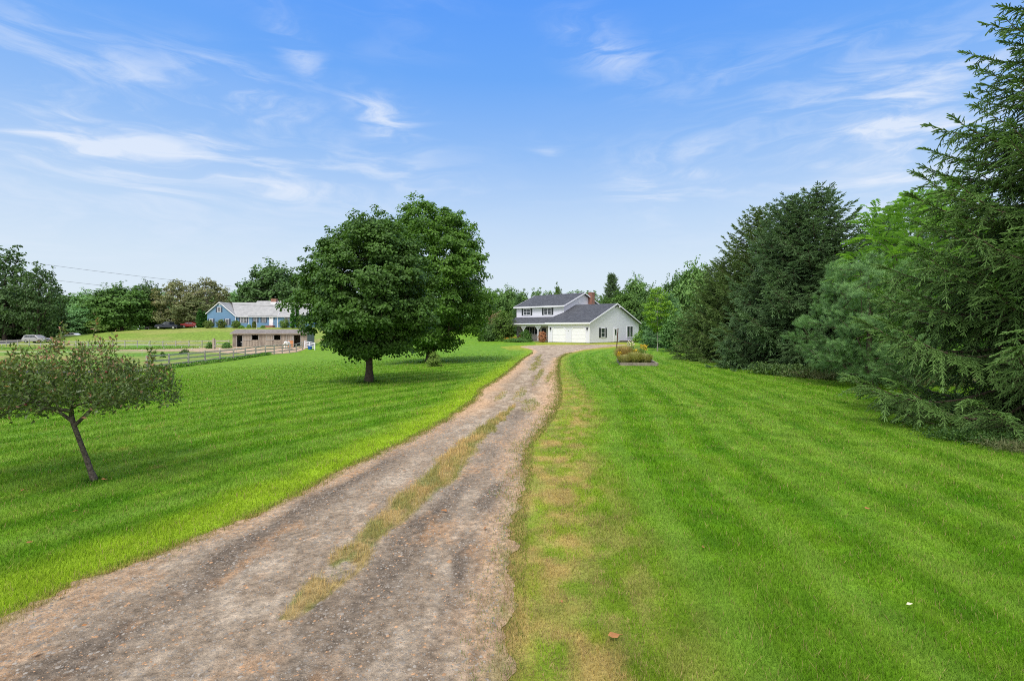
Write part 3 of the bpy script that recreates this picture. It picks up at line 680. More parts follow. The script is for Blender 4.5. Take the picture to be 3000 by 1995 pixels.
def spruce_mesh(seed, H, R0, zb, nb, nsec, shoot_gap, shL, K, nl, nw, hang=.55, prof_p=.8, trunk_r=.2, stem_gap=1., secl=.4, up_tip=.5, ragged=.3, ang=.6):
    rg = np.random.default_rng(seed)
    WA, WB, wra, wrb = [], [], [], []
    SP, SD, SL, ST = [], [], [], []
    for i in range(nb):
        f = (i + .5) / nb; z = zb + (H - zb) * (1 - (1 - f) ** .85) * .985
        t = (z - zb) / (H - zb)
        L = R0 * ((1 - t) ** prof_p) * (1 - ragged / 2 + ragged * rg.random()) * min(1., .82 + t * 2) + .12
        az = i * 2.399 + rg.normal() * .25
        dirh = np.array([math.cos(az), math.sin(az), 0.])
        s0 = -.18 + .75 * t ** .7 + rg.normal() * .06          # initial slope
        sag = (.16 + .12 * rg.random()) * (1 - t) 
        us = np.linspace(0, 1, 9)
        cur = np.array([0, 0, z]) + dirh * (us * L)[:, None] + np.array([0, 0, 1.]) * ((s0 * us - sag * np.sin(us * math.pi * .75) * 1.2 + up_tip * (.25 * us ** 3)) * L)[:, None]
        side = np.cross(dirh, (0, 0, 1.)); cur += side * (np.sin(us * 2.5 + rg.random() * 6) * .05 * L)[:, None]
        r0 = .010 + .011 * L
        WA.append(cur[:-1]); WB.append(cur[1:]); wr = r0 * (1 - us * .85); wra.append(wr[:-1]); wrb.append(wr[1:])
        ml = max(4, int(L * .8 / (shoot_gap * .8))); ul = np.linspace(.28, .99, ml) * 8; ia = np.minimum(7, ul.astype(int)); pl = cur[ia] + (cur[ia + 1] - cur[ia]) * (ul - ia)[:, None]; dd_ = nrm(cur[ia + 1] - cur[ia])
        sgn_ = np.where(np.arange(ml) % 2, 1, -1)[:, None]
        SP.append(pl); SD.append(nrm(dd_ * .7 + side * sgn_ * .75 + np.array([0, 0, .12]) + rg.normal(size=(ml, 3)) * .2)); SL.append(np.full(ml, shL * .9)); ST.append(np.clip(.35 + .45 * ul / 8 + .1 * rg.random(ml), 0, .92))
        ns = max(4, int(nsec * L / R0))
        ts = np.linspace(.16 if L > 1 else .05, .99, ns)
        for j, tt in enumerate(ts):
            q = tt * 8; a = int(min(7, q)); p = cur[a] + (cur[a + 1] - cur[a]) * (q - a); dl = nrm(cur[a + 1] - cur[a])
            sl = secl * L * (.25 + .75 * (1 - tt) ** .6) * (.7 + .5 * rg.random()) * min(1., .45 + tt * 1.4)
            sl = max(sl, shL * .7)
            sgn = 1 if j % 2 else -1
            kind = rg.random()
            hd = hang * (.5 + rg.random()) * (1 - .65 * t)
            hd = hd * rg.uniform(.3, 1.6)
            if kind < .35: sd0 = nrm(dl * (.1 + .8 * rg.random()) + side * sgn * .35 + np.array([0, 0, -1.1 * hd - .15]))
            else: sd0 = nrm(dl * .7 + side * sgn * .9 + np.array([0, 0, -.35 * hd]))
            if tt > .93: sd0 = nrm(dl + side * sgn * .25)
            m = max(2, int(sl / shoot_gap)); uu = (np.arange(m) + .6) / m
            pts = p + sd0 * (uu * sl)[:, None] + np.array([0, 0, -1.]) * (uu ** 2 * sl * hd * .45)[:, None]
            sd = nrm(sd0 + np.array([0, 0, -1.]) * (uu * hd * .9)[:, None])
            WA.append(np.stack([p, pts[m // 2]])[:1]); WB.append(pts[-1:]); wra.append(np.array([.004 + .003 * sl])); wrb.append(np.array([.002]))
            for sg in (-1, 1, 0):
                if sg == 0: D = sd; PP = pts
                else:
                    lat = nrm(np.cross(sd, np.array([0, 0, 1.]) + rg.normal(size=3) * .2))
                    D = nrm(sd * .75 + lat * sg * .65 + np.array([0, 0, -.2 * hd]) + rg.normal(size=(m, 3)) * .14); PP = pts - sd * shL * .2
                SP.append(PP); SD.append(D); SL.append(np.full(m, shL) * (.65 + .5 * rg.random(m)) * (1 - .25 * uu))
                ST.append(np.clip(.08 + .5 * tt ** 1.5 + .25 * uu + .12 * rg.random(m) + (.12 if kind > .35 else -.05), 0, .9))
    # top leader
    SP.append(np.stack([np.zeros(10), np.zeros(10), np.linspace(H - .5, H, 10)], 1)); SD.append(nrm(np.stack([np.cos(np.arange(10) * 2.4) * .7, np.sin(np.arange(10) * 2.4) * .7, np.full(10, .8)], 1))); SL.append(np.full(10, shL)); ST.append(np.full(10, .6))
    SP, SD, SL, ST = map(np.concatenate, (SP, SD, SL, ST))
    Vl, Fl, tint = shoots(rg, SP, SD, SL, K, nl, nw, ang=ang, base_tint=ST)
    zs = np.linspace(0, H, 14); TA = np.stack([0 * zs, 0 * zs, zs], 1); rr = trunk_r * (1 - zs / H) + .012; rr[0] *= 1.3
    WA.append(TA[:-1]); WB.append(TA[1:]); wra.append(rr[:-1]); wrb.append(rr[1:])
    Vt, Ft = tubes(np.concatenate(WA), np.concatenate(WB), np.concatenate(wra), np.concatenate(wrb), 5)
    return (Vl, Fl, tint), (Vt, Ft)
def pine_tufts(rg, C, ctr, rad, per, ls, lw=.05, flat=.6, droop=0, up=.6):
    """each clump carries several tufts of long needles pointing up and outward"""
    n = len(C); nt_ = per; m = n * nt_
    Cn = np.repeat(C, nt_, 0); off = rdir(rg, m) * (rad * rg.random(m) ** .4)[:, None]; off[:, 2] *= flat
    P = Cn + off; out = nrm(Cn - np.array(ctr)); D = nrm(out * .7 + off / rad * .7 + np.array([0, 0, .55]) + rdir(rg, m) * .3)
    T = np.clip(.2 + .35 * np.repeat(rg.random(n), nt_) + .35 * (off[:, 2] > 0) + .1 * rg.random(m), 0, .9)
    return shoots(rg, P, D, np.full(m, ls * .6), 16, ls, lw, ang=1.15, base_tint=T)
def fronds(rg, C, ctr, rad, per, ls, lw=.35, flat=.6, droop=.5, up=.6):
    """pinnate leaves: a drooping rachis with paired leaflets"""
    n = len(C); m = n * per
    Cn = np.repeat(C, per, 0); q = rdir(rg, m); off = q * (rad * rg.random(m) ** .5)[:, None]; off[:, 2] *= flat
    P = Cn + off * .8; out = nrm(Cn - np.array(ctr)); D = nrm(out * .8 + q * .8 + np.array([0, 0, .25]))
    L = ls * (.7 + .6 * rg.random(m)); npair = 7
    Ps, Ds, Ns, Ls = [], [], [], []
    side = nrm(np.cross(D, np.array([0, 0, 1.]) + rdir(rg, m) * .3))
    for k in range(npair):
        u = (k + 1) / npair
        b = P + D * (L * u)[:, None] + np.array([0, 0, -1.]) * (L * u * u * .45)[:, None]
        tg = nrm(D + np.array([0, 0, -1.]) * (u * .8))
        for sg in (-1, 1):
            Ps.append(b); Ds.append(nrm(tg * .55 + side * sg + np.array([0, 0, -.25]))); Ns.append(nrm(np.cross(side, D) * sg * 0 + np.cross(D, side) + np.array([0, 0, .4]))); Ls.append(L * .3 * (1.1 - .5 * abs(u - .5)))
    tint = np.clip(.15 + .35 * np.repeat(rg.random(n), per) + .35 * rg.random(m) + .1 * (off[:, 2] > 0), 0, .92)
    Ps, Ds, Ns, Ls = map(np.concatenate, (Ps, Ds, Ns, Ls))
    Vv, Ff = leaf_quads(Ps, Ds, Ns, Ls, Ls * lw)
    return Vv, Ff, np.repeat(np.tile(tint, npair * 2), 4)

# ------------------------------------------------------------------ the two maples beside the drive
def base_tuft(x, y, r, n, name, label, h=.16, col=(.03, .09, .008)):
    rg = np.random.default_rng(int(abs(x * 100 + y)))
    a = rg.random(n) * 6.28; q = np.sqrt(rg.random(n)) * r
    blades(name, x + np.cos(a) * q, y + np.sin(a) * q, h * (.5 + rg.random(n)) * (1.2 - q / r), np.full(n, .012), np.array(col) * (.6 + .8 * rg.random(n))[:, None], .6, 7, label, 'grass')
mx, my = at(1082, 21.3), 21.3
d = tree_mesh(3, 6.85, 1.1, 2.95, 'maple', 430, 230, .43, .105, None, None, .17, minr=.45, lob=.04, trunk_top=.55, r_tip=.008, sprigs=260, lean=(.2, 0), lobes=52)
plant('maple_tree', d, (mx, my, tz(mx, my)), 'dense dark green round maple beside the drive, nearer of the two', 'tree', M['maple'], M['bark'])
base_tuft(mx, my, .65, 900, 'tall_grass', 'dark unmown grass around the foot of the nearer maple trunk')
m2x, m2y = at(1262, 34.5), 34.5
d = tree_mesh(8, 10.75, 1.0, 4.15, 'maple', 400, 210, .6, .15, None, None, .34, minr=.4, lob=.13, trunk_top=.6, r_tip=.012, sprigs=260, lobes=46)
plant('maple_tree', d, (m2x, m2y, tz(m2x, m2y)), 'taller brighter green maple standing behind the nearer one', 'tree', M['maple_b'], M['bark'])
base_tuft(m2x, m2y, .9, 900, 'tall_grass', 'dark unmown grass around the foot of the farther maple trunk', .25)

def shrub(name, seed, x, y, r, h, label, mat, ncl=40, per=60, ls=.1, color=None, prof='dome', lob=.12, cat='shrub', sxy=(1, 1), lw=.6, dz=0):
    rg = np.random.default_rng(seed); clr = r * .34
    T = clump_targets(rg, ncl, PROF[prof], .05 * h, h - clr * .5, max(.05, r - clr * .6), .3, lob, seed, *sxy)
    Vl, Fl, tint = clump_leaves(rg, T, (0, 0, h * .3), clr, per, ls, lw=lw, flat=.8, droop=.2)
    st = np.array([[0, 0, 0]] * len(T), float); Vt, Ft = tubes(st + rg.normal(size=st.shape) * (.05 * r) * np.array([1, 1, 0]), T, np.full(len(T), .012 * h + .004), np.full(len(T), .004), 4)
    return plant(name, ((Vl, Fl, tint), (Vt, Ft)), (x, y, tz(x, y) + dz), label, cat, mat, M['bark'], color, fol='foliage', wood='stem')
sx_, sy_ = at(1273, 30.5), 30.5
shrub('shrub', 21, sx_, sy_, .46, .85, 'small rounded yellow green shrub in front of the farther maple trunk', M['bgleaf'], 40, 90, .06, (1.5, 1.4, .9))

# ------------------------------------------------------------------ crab apple at the left
def crab():
    rg = np.random.default_rng(5)
    bx, by = at(278, 7.45), 7.45
    root = empty('crabapple_tree', (bx, by, tz(bx, by))); tag(root, 'small leaning crabapple with a flat wide crown at left', 'tree')
    # trunk leans left, forks at .8 m
    tr = [(0, 0, 0), (-.06, 0, .14), (-.13, .01, .32), (-.19, .0, .5), (-.25, 0, .66), (-.31, 0, .82), (-.36, .02, .95)]
    T = []
    tries = 0
    while len(T) < 330 and tries < 20000:
        tries += 1
        a = rg.random() * 6.28; q = rg.random() ** .5
        x, y = math.cos(a) * q * 1.62, math.sin(a) * q * 1.25
        top = 1.88 - .42 * q ** 2 + .12 * math.sin(x * 4 + 1) + .1 * math.sin(y * 5) - .10 * (x < -.5)
        bot = .93 + .10 * q + (.08 if x > .4 else 0) + .12 * max(0, 1 - abs(x - .35) / .4)
        z = bot + (top - bot) * rg.random() ** .8
        p = np.array([x - .62, y, z])
        if all(((p - o_) ** 2).sum() > .13 ** 2 for o_ in T): T.append(p)
    sprig = [(-.3, -.2, 2.2), (-.62, .1, 2.08), (.35, -.1, 2.02), (.75, .1, 1.9), (-1.2, 0, 1.85), (-.15, .2, 2.28), (.95, -.2, 1.74), (-1.6, .1, 1.7), (.1, .0, 1.95), (-.02, -.2, 1.9), (1.12, -.05, 1.46), (1.15, .1, 1.3),(-.45,-.15,1.98)]
    T = np.array(T + [np.array(s) for s in sprig])
    A, B, ra, rb, tips = skeleton(rg, tr, .0017, T, lift=.1, p=.5, rtrunk=[.050, .037, .034, .032, .031, .031, .022])
    for ch_, r0_, r1_ in (([(-.30, 0, .80), (-.16, .0, .93), (-.02, .02, 1.08), (.12, .04, 1.2), (.34, .05, 1.36), (.6, .03, 1.48)], .030, .008), ([(-.33, .01, .86), (-.52, 0, 1.0), (-.8, -.03, 1.1), (-1.15, -.06, 1.25), (-1.6, -.1, 1.34)], .026, .008)):
        ch_ = np.array(ch_); rr_2 = np.linspace(r0_, r1_, len(ch_)); A = np.concatenate([A, ch_[:-1]]); B = np.concatenate([B, ch_[1:]]); ra = np.concatenate([ra, rr_2[:-1]]); rb = np.concatenate([rb, rr_2[1:]])
    Vt, Ft = tubes(A, B, ra, rb, 8); np_mesh('trunk', Vt, Ft, M['bark_grey'], root, smooth=True)
    # leaves along twigs
    n = len(T); per = 50
    i = rg.integers(0, n, n * per); base = T[i]
    # leaves scatter near clump, elongated pointed
    off = rdir(rg, len(i)) * (.13 * rg.random(len(i)) ** .5)[:, None]; isp = i >= n - len(sprig)
    off[isp] *= np.array([.35, .35, 1.5]); P = base + off; P[isp, 2] -= .06
    D = nrm(off * 6 + rdir(rg, len(i)) * .7 + np.array([0, 0, .35])); Nn = rdir(rg, len(i)) + np.array([0, 0, .8])
    l = .042 + .034 * rg.random(len(i)); Vl, Fl = leaf_quads(P, D, nrm(Nn), l, l * .42)
    hz = sstep(1.25, 2.1, P[:, 2]); tint = np.clip(.1 + .45 * rg.random(len(i)) + .3 * hz, 0, .84)
    red = rg.random(len(i)) < .03 + .28 * hz ** 1.3; tint[red] = .9 + .1 * rg.random(red.sum())
    np_mesh('crown', Vl, Fl, M['crab'], root, attrs={'tint': np.repeat(tint, 4)})
    # a few dark apples
    a0 = None
    for k in range(9):
        p = T[rg.integers(0, n - 20)] + np.array([0, -.08, -.05])
        if a0 is None:
            mb = MB(); m_ = 8
            mb.tube([(0, 0, -.018), (0, 0, -.013), (0, 0, 0), (0, 0, .013), (0, 0, .018)], [.006, .015, .02, .016, .005], 8)
            a0 = mb.build('apple', M['apple'], root, smooth=True); o = a0
        else:
            o = a0.copy(); COL.objects.link(o); o.parent = root
        o.location = p
    base_tuft(bx, by, .2, 160, 'tall_grass', 'dark tuft of grass at the foot of the leaning crabapple', .07)
crab()

# ------------------------------------------------------------------ right-hand evergreens
fx, fy = 12.4, 11.2
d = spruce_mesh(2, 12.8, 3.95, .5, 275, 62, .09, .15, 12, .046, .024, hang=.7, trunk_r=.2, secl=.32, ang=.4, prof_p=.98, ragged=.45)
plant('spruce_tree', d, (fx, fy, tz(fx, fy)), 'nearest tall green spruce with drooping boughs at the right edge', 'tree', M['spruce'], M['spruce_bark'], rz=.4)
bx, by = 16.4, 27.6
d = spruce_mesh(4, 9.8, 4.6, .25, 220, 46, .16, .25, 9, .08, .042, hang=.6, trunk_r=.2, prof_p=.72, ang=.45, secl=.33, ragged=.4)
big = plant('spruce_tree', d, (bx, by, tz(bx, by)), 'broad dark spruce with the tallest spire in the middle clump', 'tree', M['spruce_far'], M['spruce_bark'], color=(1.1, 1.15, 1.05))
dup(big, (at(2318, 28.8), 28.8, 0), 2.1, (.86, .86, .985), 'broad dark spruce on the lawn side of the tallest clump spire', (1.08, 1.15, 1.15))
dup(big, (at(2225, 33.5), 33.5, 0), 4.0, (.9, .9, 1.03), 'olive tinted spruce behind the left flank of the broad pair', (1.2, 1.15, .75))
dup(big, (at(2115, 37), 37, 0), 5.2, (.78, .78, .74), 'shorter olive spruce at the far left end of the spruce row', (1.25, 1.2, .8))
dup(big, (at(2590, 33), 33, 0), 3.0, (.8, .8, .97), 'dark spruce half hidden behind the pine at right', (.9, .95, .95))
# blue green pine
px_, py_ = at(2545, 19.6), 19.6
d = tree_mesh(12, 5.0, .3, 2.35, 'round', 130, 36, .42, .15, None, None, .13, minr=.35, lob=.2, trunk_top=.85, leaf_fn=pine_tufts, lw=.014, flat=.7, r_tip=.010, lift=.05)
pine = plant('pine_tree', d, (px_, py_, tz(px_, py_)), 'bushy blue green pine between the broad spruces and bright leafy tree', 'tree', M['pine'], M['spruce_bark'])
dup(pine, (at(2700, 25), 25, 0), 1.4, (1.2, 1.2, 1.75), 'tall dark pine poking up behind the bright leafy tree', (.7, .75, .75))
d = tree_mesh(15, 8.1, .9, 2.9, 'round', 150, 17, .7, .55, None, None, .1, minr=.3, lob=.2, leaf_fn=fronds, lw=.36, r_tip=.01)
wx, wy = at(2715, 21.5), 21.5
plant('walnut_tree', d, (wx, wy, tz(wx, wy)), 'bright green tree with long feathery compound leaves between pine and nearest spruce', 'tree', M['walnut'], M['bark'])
# undergrowth along the evergreens
def weeds(name, pts, label, n, ls, mat, seed, h=.6, color=None, wd=.8, lw=.5):
    rg = np.random.default_rng(seed); pts = np.array(pts, float)
    seg = rg.integers(0, len(pts) - 1, n); t = rg.random(n)
    p = pts[seg] * (1 - t)[:, None] + pts[seg + 1] * t[:, None] + rg.normal(size=(n, 2)) * wd * .4
    hh = h * (.4 + .9 * fbm(p[:, 0] * .8, p[:, 1] * .8, seed)) * rg.random(n)
    P = np.stack([p[:, 0], p[:, 1], terrain(p[:, 0], p[:, 1]) + hh], 1)
    D = nrm(rdir(rg, n) + np.array([0, 0, .5])); Nn = nrm(rdir(rg, n) * .7 + np.array([0, 0, 1.]))
    l = ls * (.6 + .8 * rg.random(n)); Vl, Fl = leaf_quads(P, D, Nn, l, l * lw)
    o = np_mesh(name, Vl, Fl, mat, attrs={'tint': np.repeat(np.clip(.1 + .8 * rg.random(n), 0, .95), 4)})
    if color: o.color = (*color, 1)
    tag(o, label, 'undergrowth', kind='stuff')
weeds('undergrowth', [(12.2, 25.5), (13.5, 23.2), (15, 21.3), (17, 20.3), (19, 20)], 'low leafy weeds under the broad spruces and pine', 9000, .12, M['bgleaf'], 61, .6)
weeds('dead_brush', [(13, 23.6), (14.5, 21.2), (16.6, 19.9), (19, 19.6)], 'brown dead twigs and dry needles along the spruce edge', 7000, .2, M['brownleaf'], 62, .35, lw=.09)
weeds('undergrowth', [(8.5, 10.4), (9.0, 9.7), (9.9, 9.2), (11.5, 8.9), (13, 8.8)], 'dark green weeds below the nearest spruce boughs', 7000, .05, M['bgleaf'], 63, .3, (.6, .75, .55), wd=.5)
weeds('dead_brush', [(8.9, 9.4), (9.8, 8.9), (11.6, 8.5), (13.5, 8.4)], 'dry tan grass and twigs at the foot of the nearest spruce', 12000, .13, M['brownleaf'], 64, .14, wd=.45, lw=.05)

# ------------------------------------------------------------------ background trees
def far_proto(seed, H, base, Rr, prof, ncl, per, clr, ls, minr=.35, lob=.15, tr=.25):
    return tree_mesh(seed, H, base, Rr, prof, ncl, per, clr, ls, None, None, tr, minr=minr, lob=lob, r_tip=.03, sprigs=180, lobes=26)
PD = {
 'round': far_proto(31, 10, 1.6, 5, 'round', 120, 90, 1.15, .42, tr=.3),
 'low': far_proto(32, 10, .3, 5.2, 'round', 120, 90, 1.25, .45, tr=.25),
 'oval': far_proto(33, 10, .8, 3.4, 'oval', 100, 80, .95, .38, tr=.2),
 'lacy': far_proto(34, 10, .8, 4.0, 'oval', 110, 42, .8, .32, minr=.25, lob=.3, tr=.18),
 'birch': far_proto(35, 10, 1.0, 4.6, 'round', 120, 60, .9, .34, minr=.25, lob=.25, tr=.16),
}
FIRST = {}
def bgtree(kind, px, ytop, Y, wpx, label, color=(1, 1, 1), name='broadleaf_tree', mat=None, bark='bark', sink=0, dzz=None):
    x = at(px, Y); g = tz(x, Y) - sink; H = zof(ytop + 9, Y) - g; H0 = 10.0
    W = wpx / F * Y; W0 = {'round': 10., 'low': 10.4, 'oval': 6.8, 'lacy': 8., 'birch': 9.2}[kind]
    sc = (W / W0, W / W0, H / H0); key = (kind, mat); rz = (px * 7 % 63) / 10
    if key not in FIRST:
        FIRST[key] = plant(name, PD[kind], (x, Y, g), label, 'tree', M[mat or 'bgleaf'], M[bark], color, rz, sc)
        return FIRST[key]
    o = dup(FIRST[key], (x, Y, g), rz, sc, label, color); return o
H1, H2, DK = (1.1, 1.25, 1.4), (1.45, 1.65, 1.95), (.6, .68, .7)  # first two tints paint distance haze into far crowns, lighter and bluer
for a in [
 ('lacy', 15, 722, 116, 190, 'tallest dark airy tree at the far left edge', (.62, .7, .75)),
 ('lacy', 112, 772, 112, 125, 'open branched dark tree right of the tallest far left tree', (.62, .7, .75)),
 ('low', 30, 850, 122, 200, 'low dark foliage below the tallest far left tree', (.5, .56, .6)),
 ('low', 125, 880, 118, 110, 'dark bushy tree under the open branched left tree', (.55, .6, .6)),
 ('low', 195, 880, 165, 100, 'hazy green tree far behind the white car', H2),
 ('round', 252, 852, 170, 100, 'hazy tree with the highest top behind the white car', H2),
 ('low', 262, 893, 150, 110, 'blue green tree left of the round maple beyond the field', (1.1, 1.4, 1.6)),
 ('low', 215, 925, 146, 100, 'low blue green tree just behind the white car roof', (1.0, 1.25, 1.45)),
 ('round', 357, 834, 130, 152, 'round mid green maple standing on the field crest', (.9, 1.1, .8)),
 ('round', 432, 829, 137, 105, 'darker tree touching the right side of the round field maple', (.6, .7, .6)),
 ('low', 325, 925, 150, 110, 'pale low bushes behind the round field maple trunk', (1.3, 1.35, .9)),
 ('low', 500, 905, 150, 130, 'green growth behind the black pickup', (1.0, 1.1, .9)),
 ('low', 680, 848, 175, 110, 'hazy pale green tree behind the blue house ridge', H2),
 ('round', 800, 774, 152, 170, 'huge dark oak rising behind the blue house', (.72, .85, .85)),
 ('round', 745, 822, 150, 110, 'left shoulder tree of the huge oak behind the blue house', (.75, .88, .85)),
 ('round', 905, 790, 158, 180, 'large dark tree behind the stable end and left maple', (.8, .9, .9)),
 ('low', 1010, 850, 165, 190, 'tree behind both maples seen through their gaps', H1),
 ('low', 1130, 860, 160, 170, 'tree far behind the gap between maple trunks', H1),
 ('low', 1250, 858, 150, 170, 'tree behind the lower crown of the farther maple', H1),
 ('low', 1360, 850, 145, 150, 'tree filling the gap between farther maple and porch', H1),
 ('low', 1440, 843, 132, 95, 'rounded tree right of the farther maple on the skyline', (1.05, 1.2, 1.0)),
 ('round', 1492, 842, 136, 85, 'rounded tree over the left roof end of the white house', (1.0, 1.15, .95)),
 ('oval', 1530, 852, 128, 60, 'narrow tree behind the left half of the upper roof', (.95, 1.1, .9)),
 ('lacy', 1572, 840, 134, 70, 'feathery topped tree behind the upper roof ridge', (1.1, 1.25, 1.1)),
 ('low', 1605, 852, 140, 70, 'low tree between feathery tree and pointed tree on the skyline', (1.0, 1.15, 1.0)),
 ('oval', 1634, 836, 124, 38, 'pointed dark tree just above the upper roof ridge', (.75, .85, .55)),
 ('low', 1700, 850, 140, 110, 'pale tree behind the upper gable peak', (1.15, 1.3, 1.2)),
 ('lacy', 1745, 848, 132, 70, 'pale feathery tree right of the brick chimney', (1.15, 1.3, 1.2)),
 ('low', 1775, 868, 104, 55, 'dark green tree between chimney and garage roof peak', (.7, .85, .55)),
 ('low', 1835, 848, 102, 105, 'large rounded dark green tree behind the garage gable', (.78, .95, .6)),
 ('round', 1862, 813, 130, 88, 'tall rounded tree above the garage gable slope', (1.1, 1.25, 1.1)),
 ('round', 1912, 838, 120, 90, 'tree directly behind the thin young maple', (.9, 1.05, .95)),
 ('lacy', 1930, 850, 100, 80, 'airy tree beside the thin young maple top', (1.0, 1.15, 1.0)),
 ('round', 1985, 809, 92, 92, 'dark rounded tree right of the thin young maple', (.75, .9, .8)),
 ('round', 2038, 776, 80, 125, 'light green leafy tree left of the spruce row', (1.25, 1.4, 1.25)),
 ('low', 2090, 830, 70, 130, 'leafy tree behind the shorter olive spruce', (1.0, 1.15, 1.0)),
 ('low', 1895, 900, 95, 90, 'bushy dark growth behind the garage rear corner', (.7, .85, .7)),
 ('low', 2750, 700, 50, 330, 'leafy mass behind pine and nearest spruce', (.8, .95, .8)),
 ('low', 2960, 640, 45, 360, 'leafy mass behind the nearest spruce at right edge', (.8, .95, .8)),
]: bgtree(*a)
for a in [
 ('birch', 520, 818, 134, 120, 'brownish birch like tree behind the black pickup', (1, 1, 1)),
 ('birch', 605, 814, 138, 130, 'brownish tree with pale limbs left of the blue house', (.95, .95, .95)),
 ('birch', 572, 868, 132, 110, 'lower brown green tree behind the red car', (.8, .9, .8)),
]: bgtree(*a, name='birch_tree', mat='brownleaf', bark='bark_pale')
bgtree('lacy', 1455, 905, 92, 70, 'pinkish brown thin shrub tree left of the porch', (1.2, .95, 1.0), mat='brownleaf', name='small_tree')
# far wood closing the horizon
def wood():
    rg = np.random.default_rng(77); n = 90000
    a = rg.random(n) * 2.3 - 1.15; r = 215 + rg.random(n) * 40
    x = np.sin(a) * r; y = np.cos(a) * r
    k = (rg.random(n)); hm = 9 + 6 * fbm(a * 40, a * 0, 5) + 3 * fbm(a * 160, a * 0 + 4, 6)
    r_ = 1 - (np.abs(r - 235) / 30) ** 2; h = hm * r_ * (k ** .6)
    P = np.stack([x, y, terrain(x, y) + h], 1)
    Vl, Fl = leaf_quads(P, rdir(rg, n), nrm(rdir(rg, n) * .8 + np.array([0, -.5, .7])), np.full(n, 1.5), np.full(n, 1.1))
    t = np.clip(.2 + .5 * fbm(a * 60, h * .3, 8) + .3 * rg.random(n), 0, .9)
    o = np_mesh('distant_woods', Vl, Fl, M['bgleaf'], attrs={'tint': np.repeat(t, 4)}); o.color = (1.1, 1.3, 1.4, 1)  # bluish multiplier paints distance haze into the leaf colour
    tag(o, 'hazy wood closing the horizon behind the fields and houses', 'woods', kind='stuff')
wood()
# small conifers and hedging near the white house
d = spruce_mesh(9, 10.0, 3.2, .3, 110, 18, .45, .6, 7, .28, .09, hang=.35, trunk_r=.16, prof_p=.9)
c1 = plant('spruce_tree', d, (at(1793, 112), 112, tz(at(1793, 112), 112)), 'pointed dark spruce above the garage roof on the skyline', 'tree', M['spruce_far'], M['spruce_bark'], scale=(1.05, 1.05, (zof(806, 112) - .6) / 10))
dup(c1, (at(1955, 60), 60, tz(at(1955, 60), 60)), 1, (.85, .85, .62), 'small blue grey conifer behind the thin young maple', (1.5, 1.7, 1.7))
dup(c1, (at(1520, 120), 120, .4), 2, (.7, .7, .95), 'dark narrow conifer in the wood left of the white house', (.9, 1, .9))
shrub('leafy_shrub', 41, at(1985, 50), 50, 1.7, 3.6, 'tall rounded shrub between thin young maple and olive spruce', M['bgleaf'], 70, 90, .2, (.9, 1.15, 1.0), 'round')
shrub('leafy_shrub', 42, at(1925, 64), 64, 2.2, 3.6, 'bushy blue green shrub behind the raised garden bed', M['bgleaf'], 60, 80, .25, (.7, .95, .95), 'round')
shrub('leafy_shrub', 43, at(2040, 47), 47, 1.6, 4.0, 'shrub pressed against the shorter olive spruce', M['bgleaf'], 60, 80, .2, (.85, 1.1, 1.0), 'round')
shrub('leafy_shrub', 44, at(1890, 80), 80, 1.9, 1.9, 'light green leafy bushes at the rear corner of the garage', M['bgleaf'], 60, 80, .22, (1.4, 1.6, .8))
shrub('leafy_shrub', 45, at(1912, 74), 74, 1.6, 2.6, 'mid green bush right of the light green garage bushes', M['bgleaf'], 50, 80, .22, (1.0, 1.2, .8))
shrub('leafy_shrub', 46, at(1478, 88), 88, 2.1, 5.2, 'dark olive shrub beside the left porch post', M['bgleaf'], 70, 90, .25, (.8, .85, .5), 'round')
shrub('leafy_shrub', 47, at(1440, 90), 90, 2.6, 3.0, 'dark hedge behind the lawn left of the porch', M['bgleaf'], 60, 90, .25, (.7, .8, .7), 'round')
# young maple with a bare pale trunk
yx, yy_ = at(1926, 52), 52
d = tree_mesh(51, 6.5, 2.1, 1.45, 'oval', 60, 70, .42, .16, None, None, .055, trunk_top=.9, lob=.2)
yt = plant('young_maple', d, (yx, yy_, tz(yx, yy_)), 'thin young maple with pale slender trunk on the right lawn', 'tree', M['maple_b'], M['bark_pale'], color=(1.8, 1.6, .9))

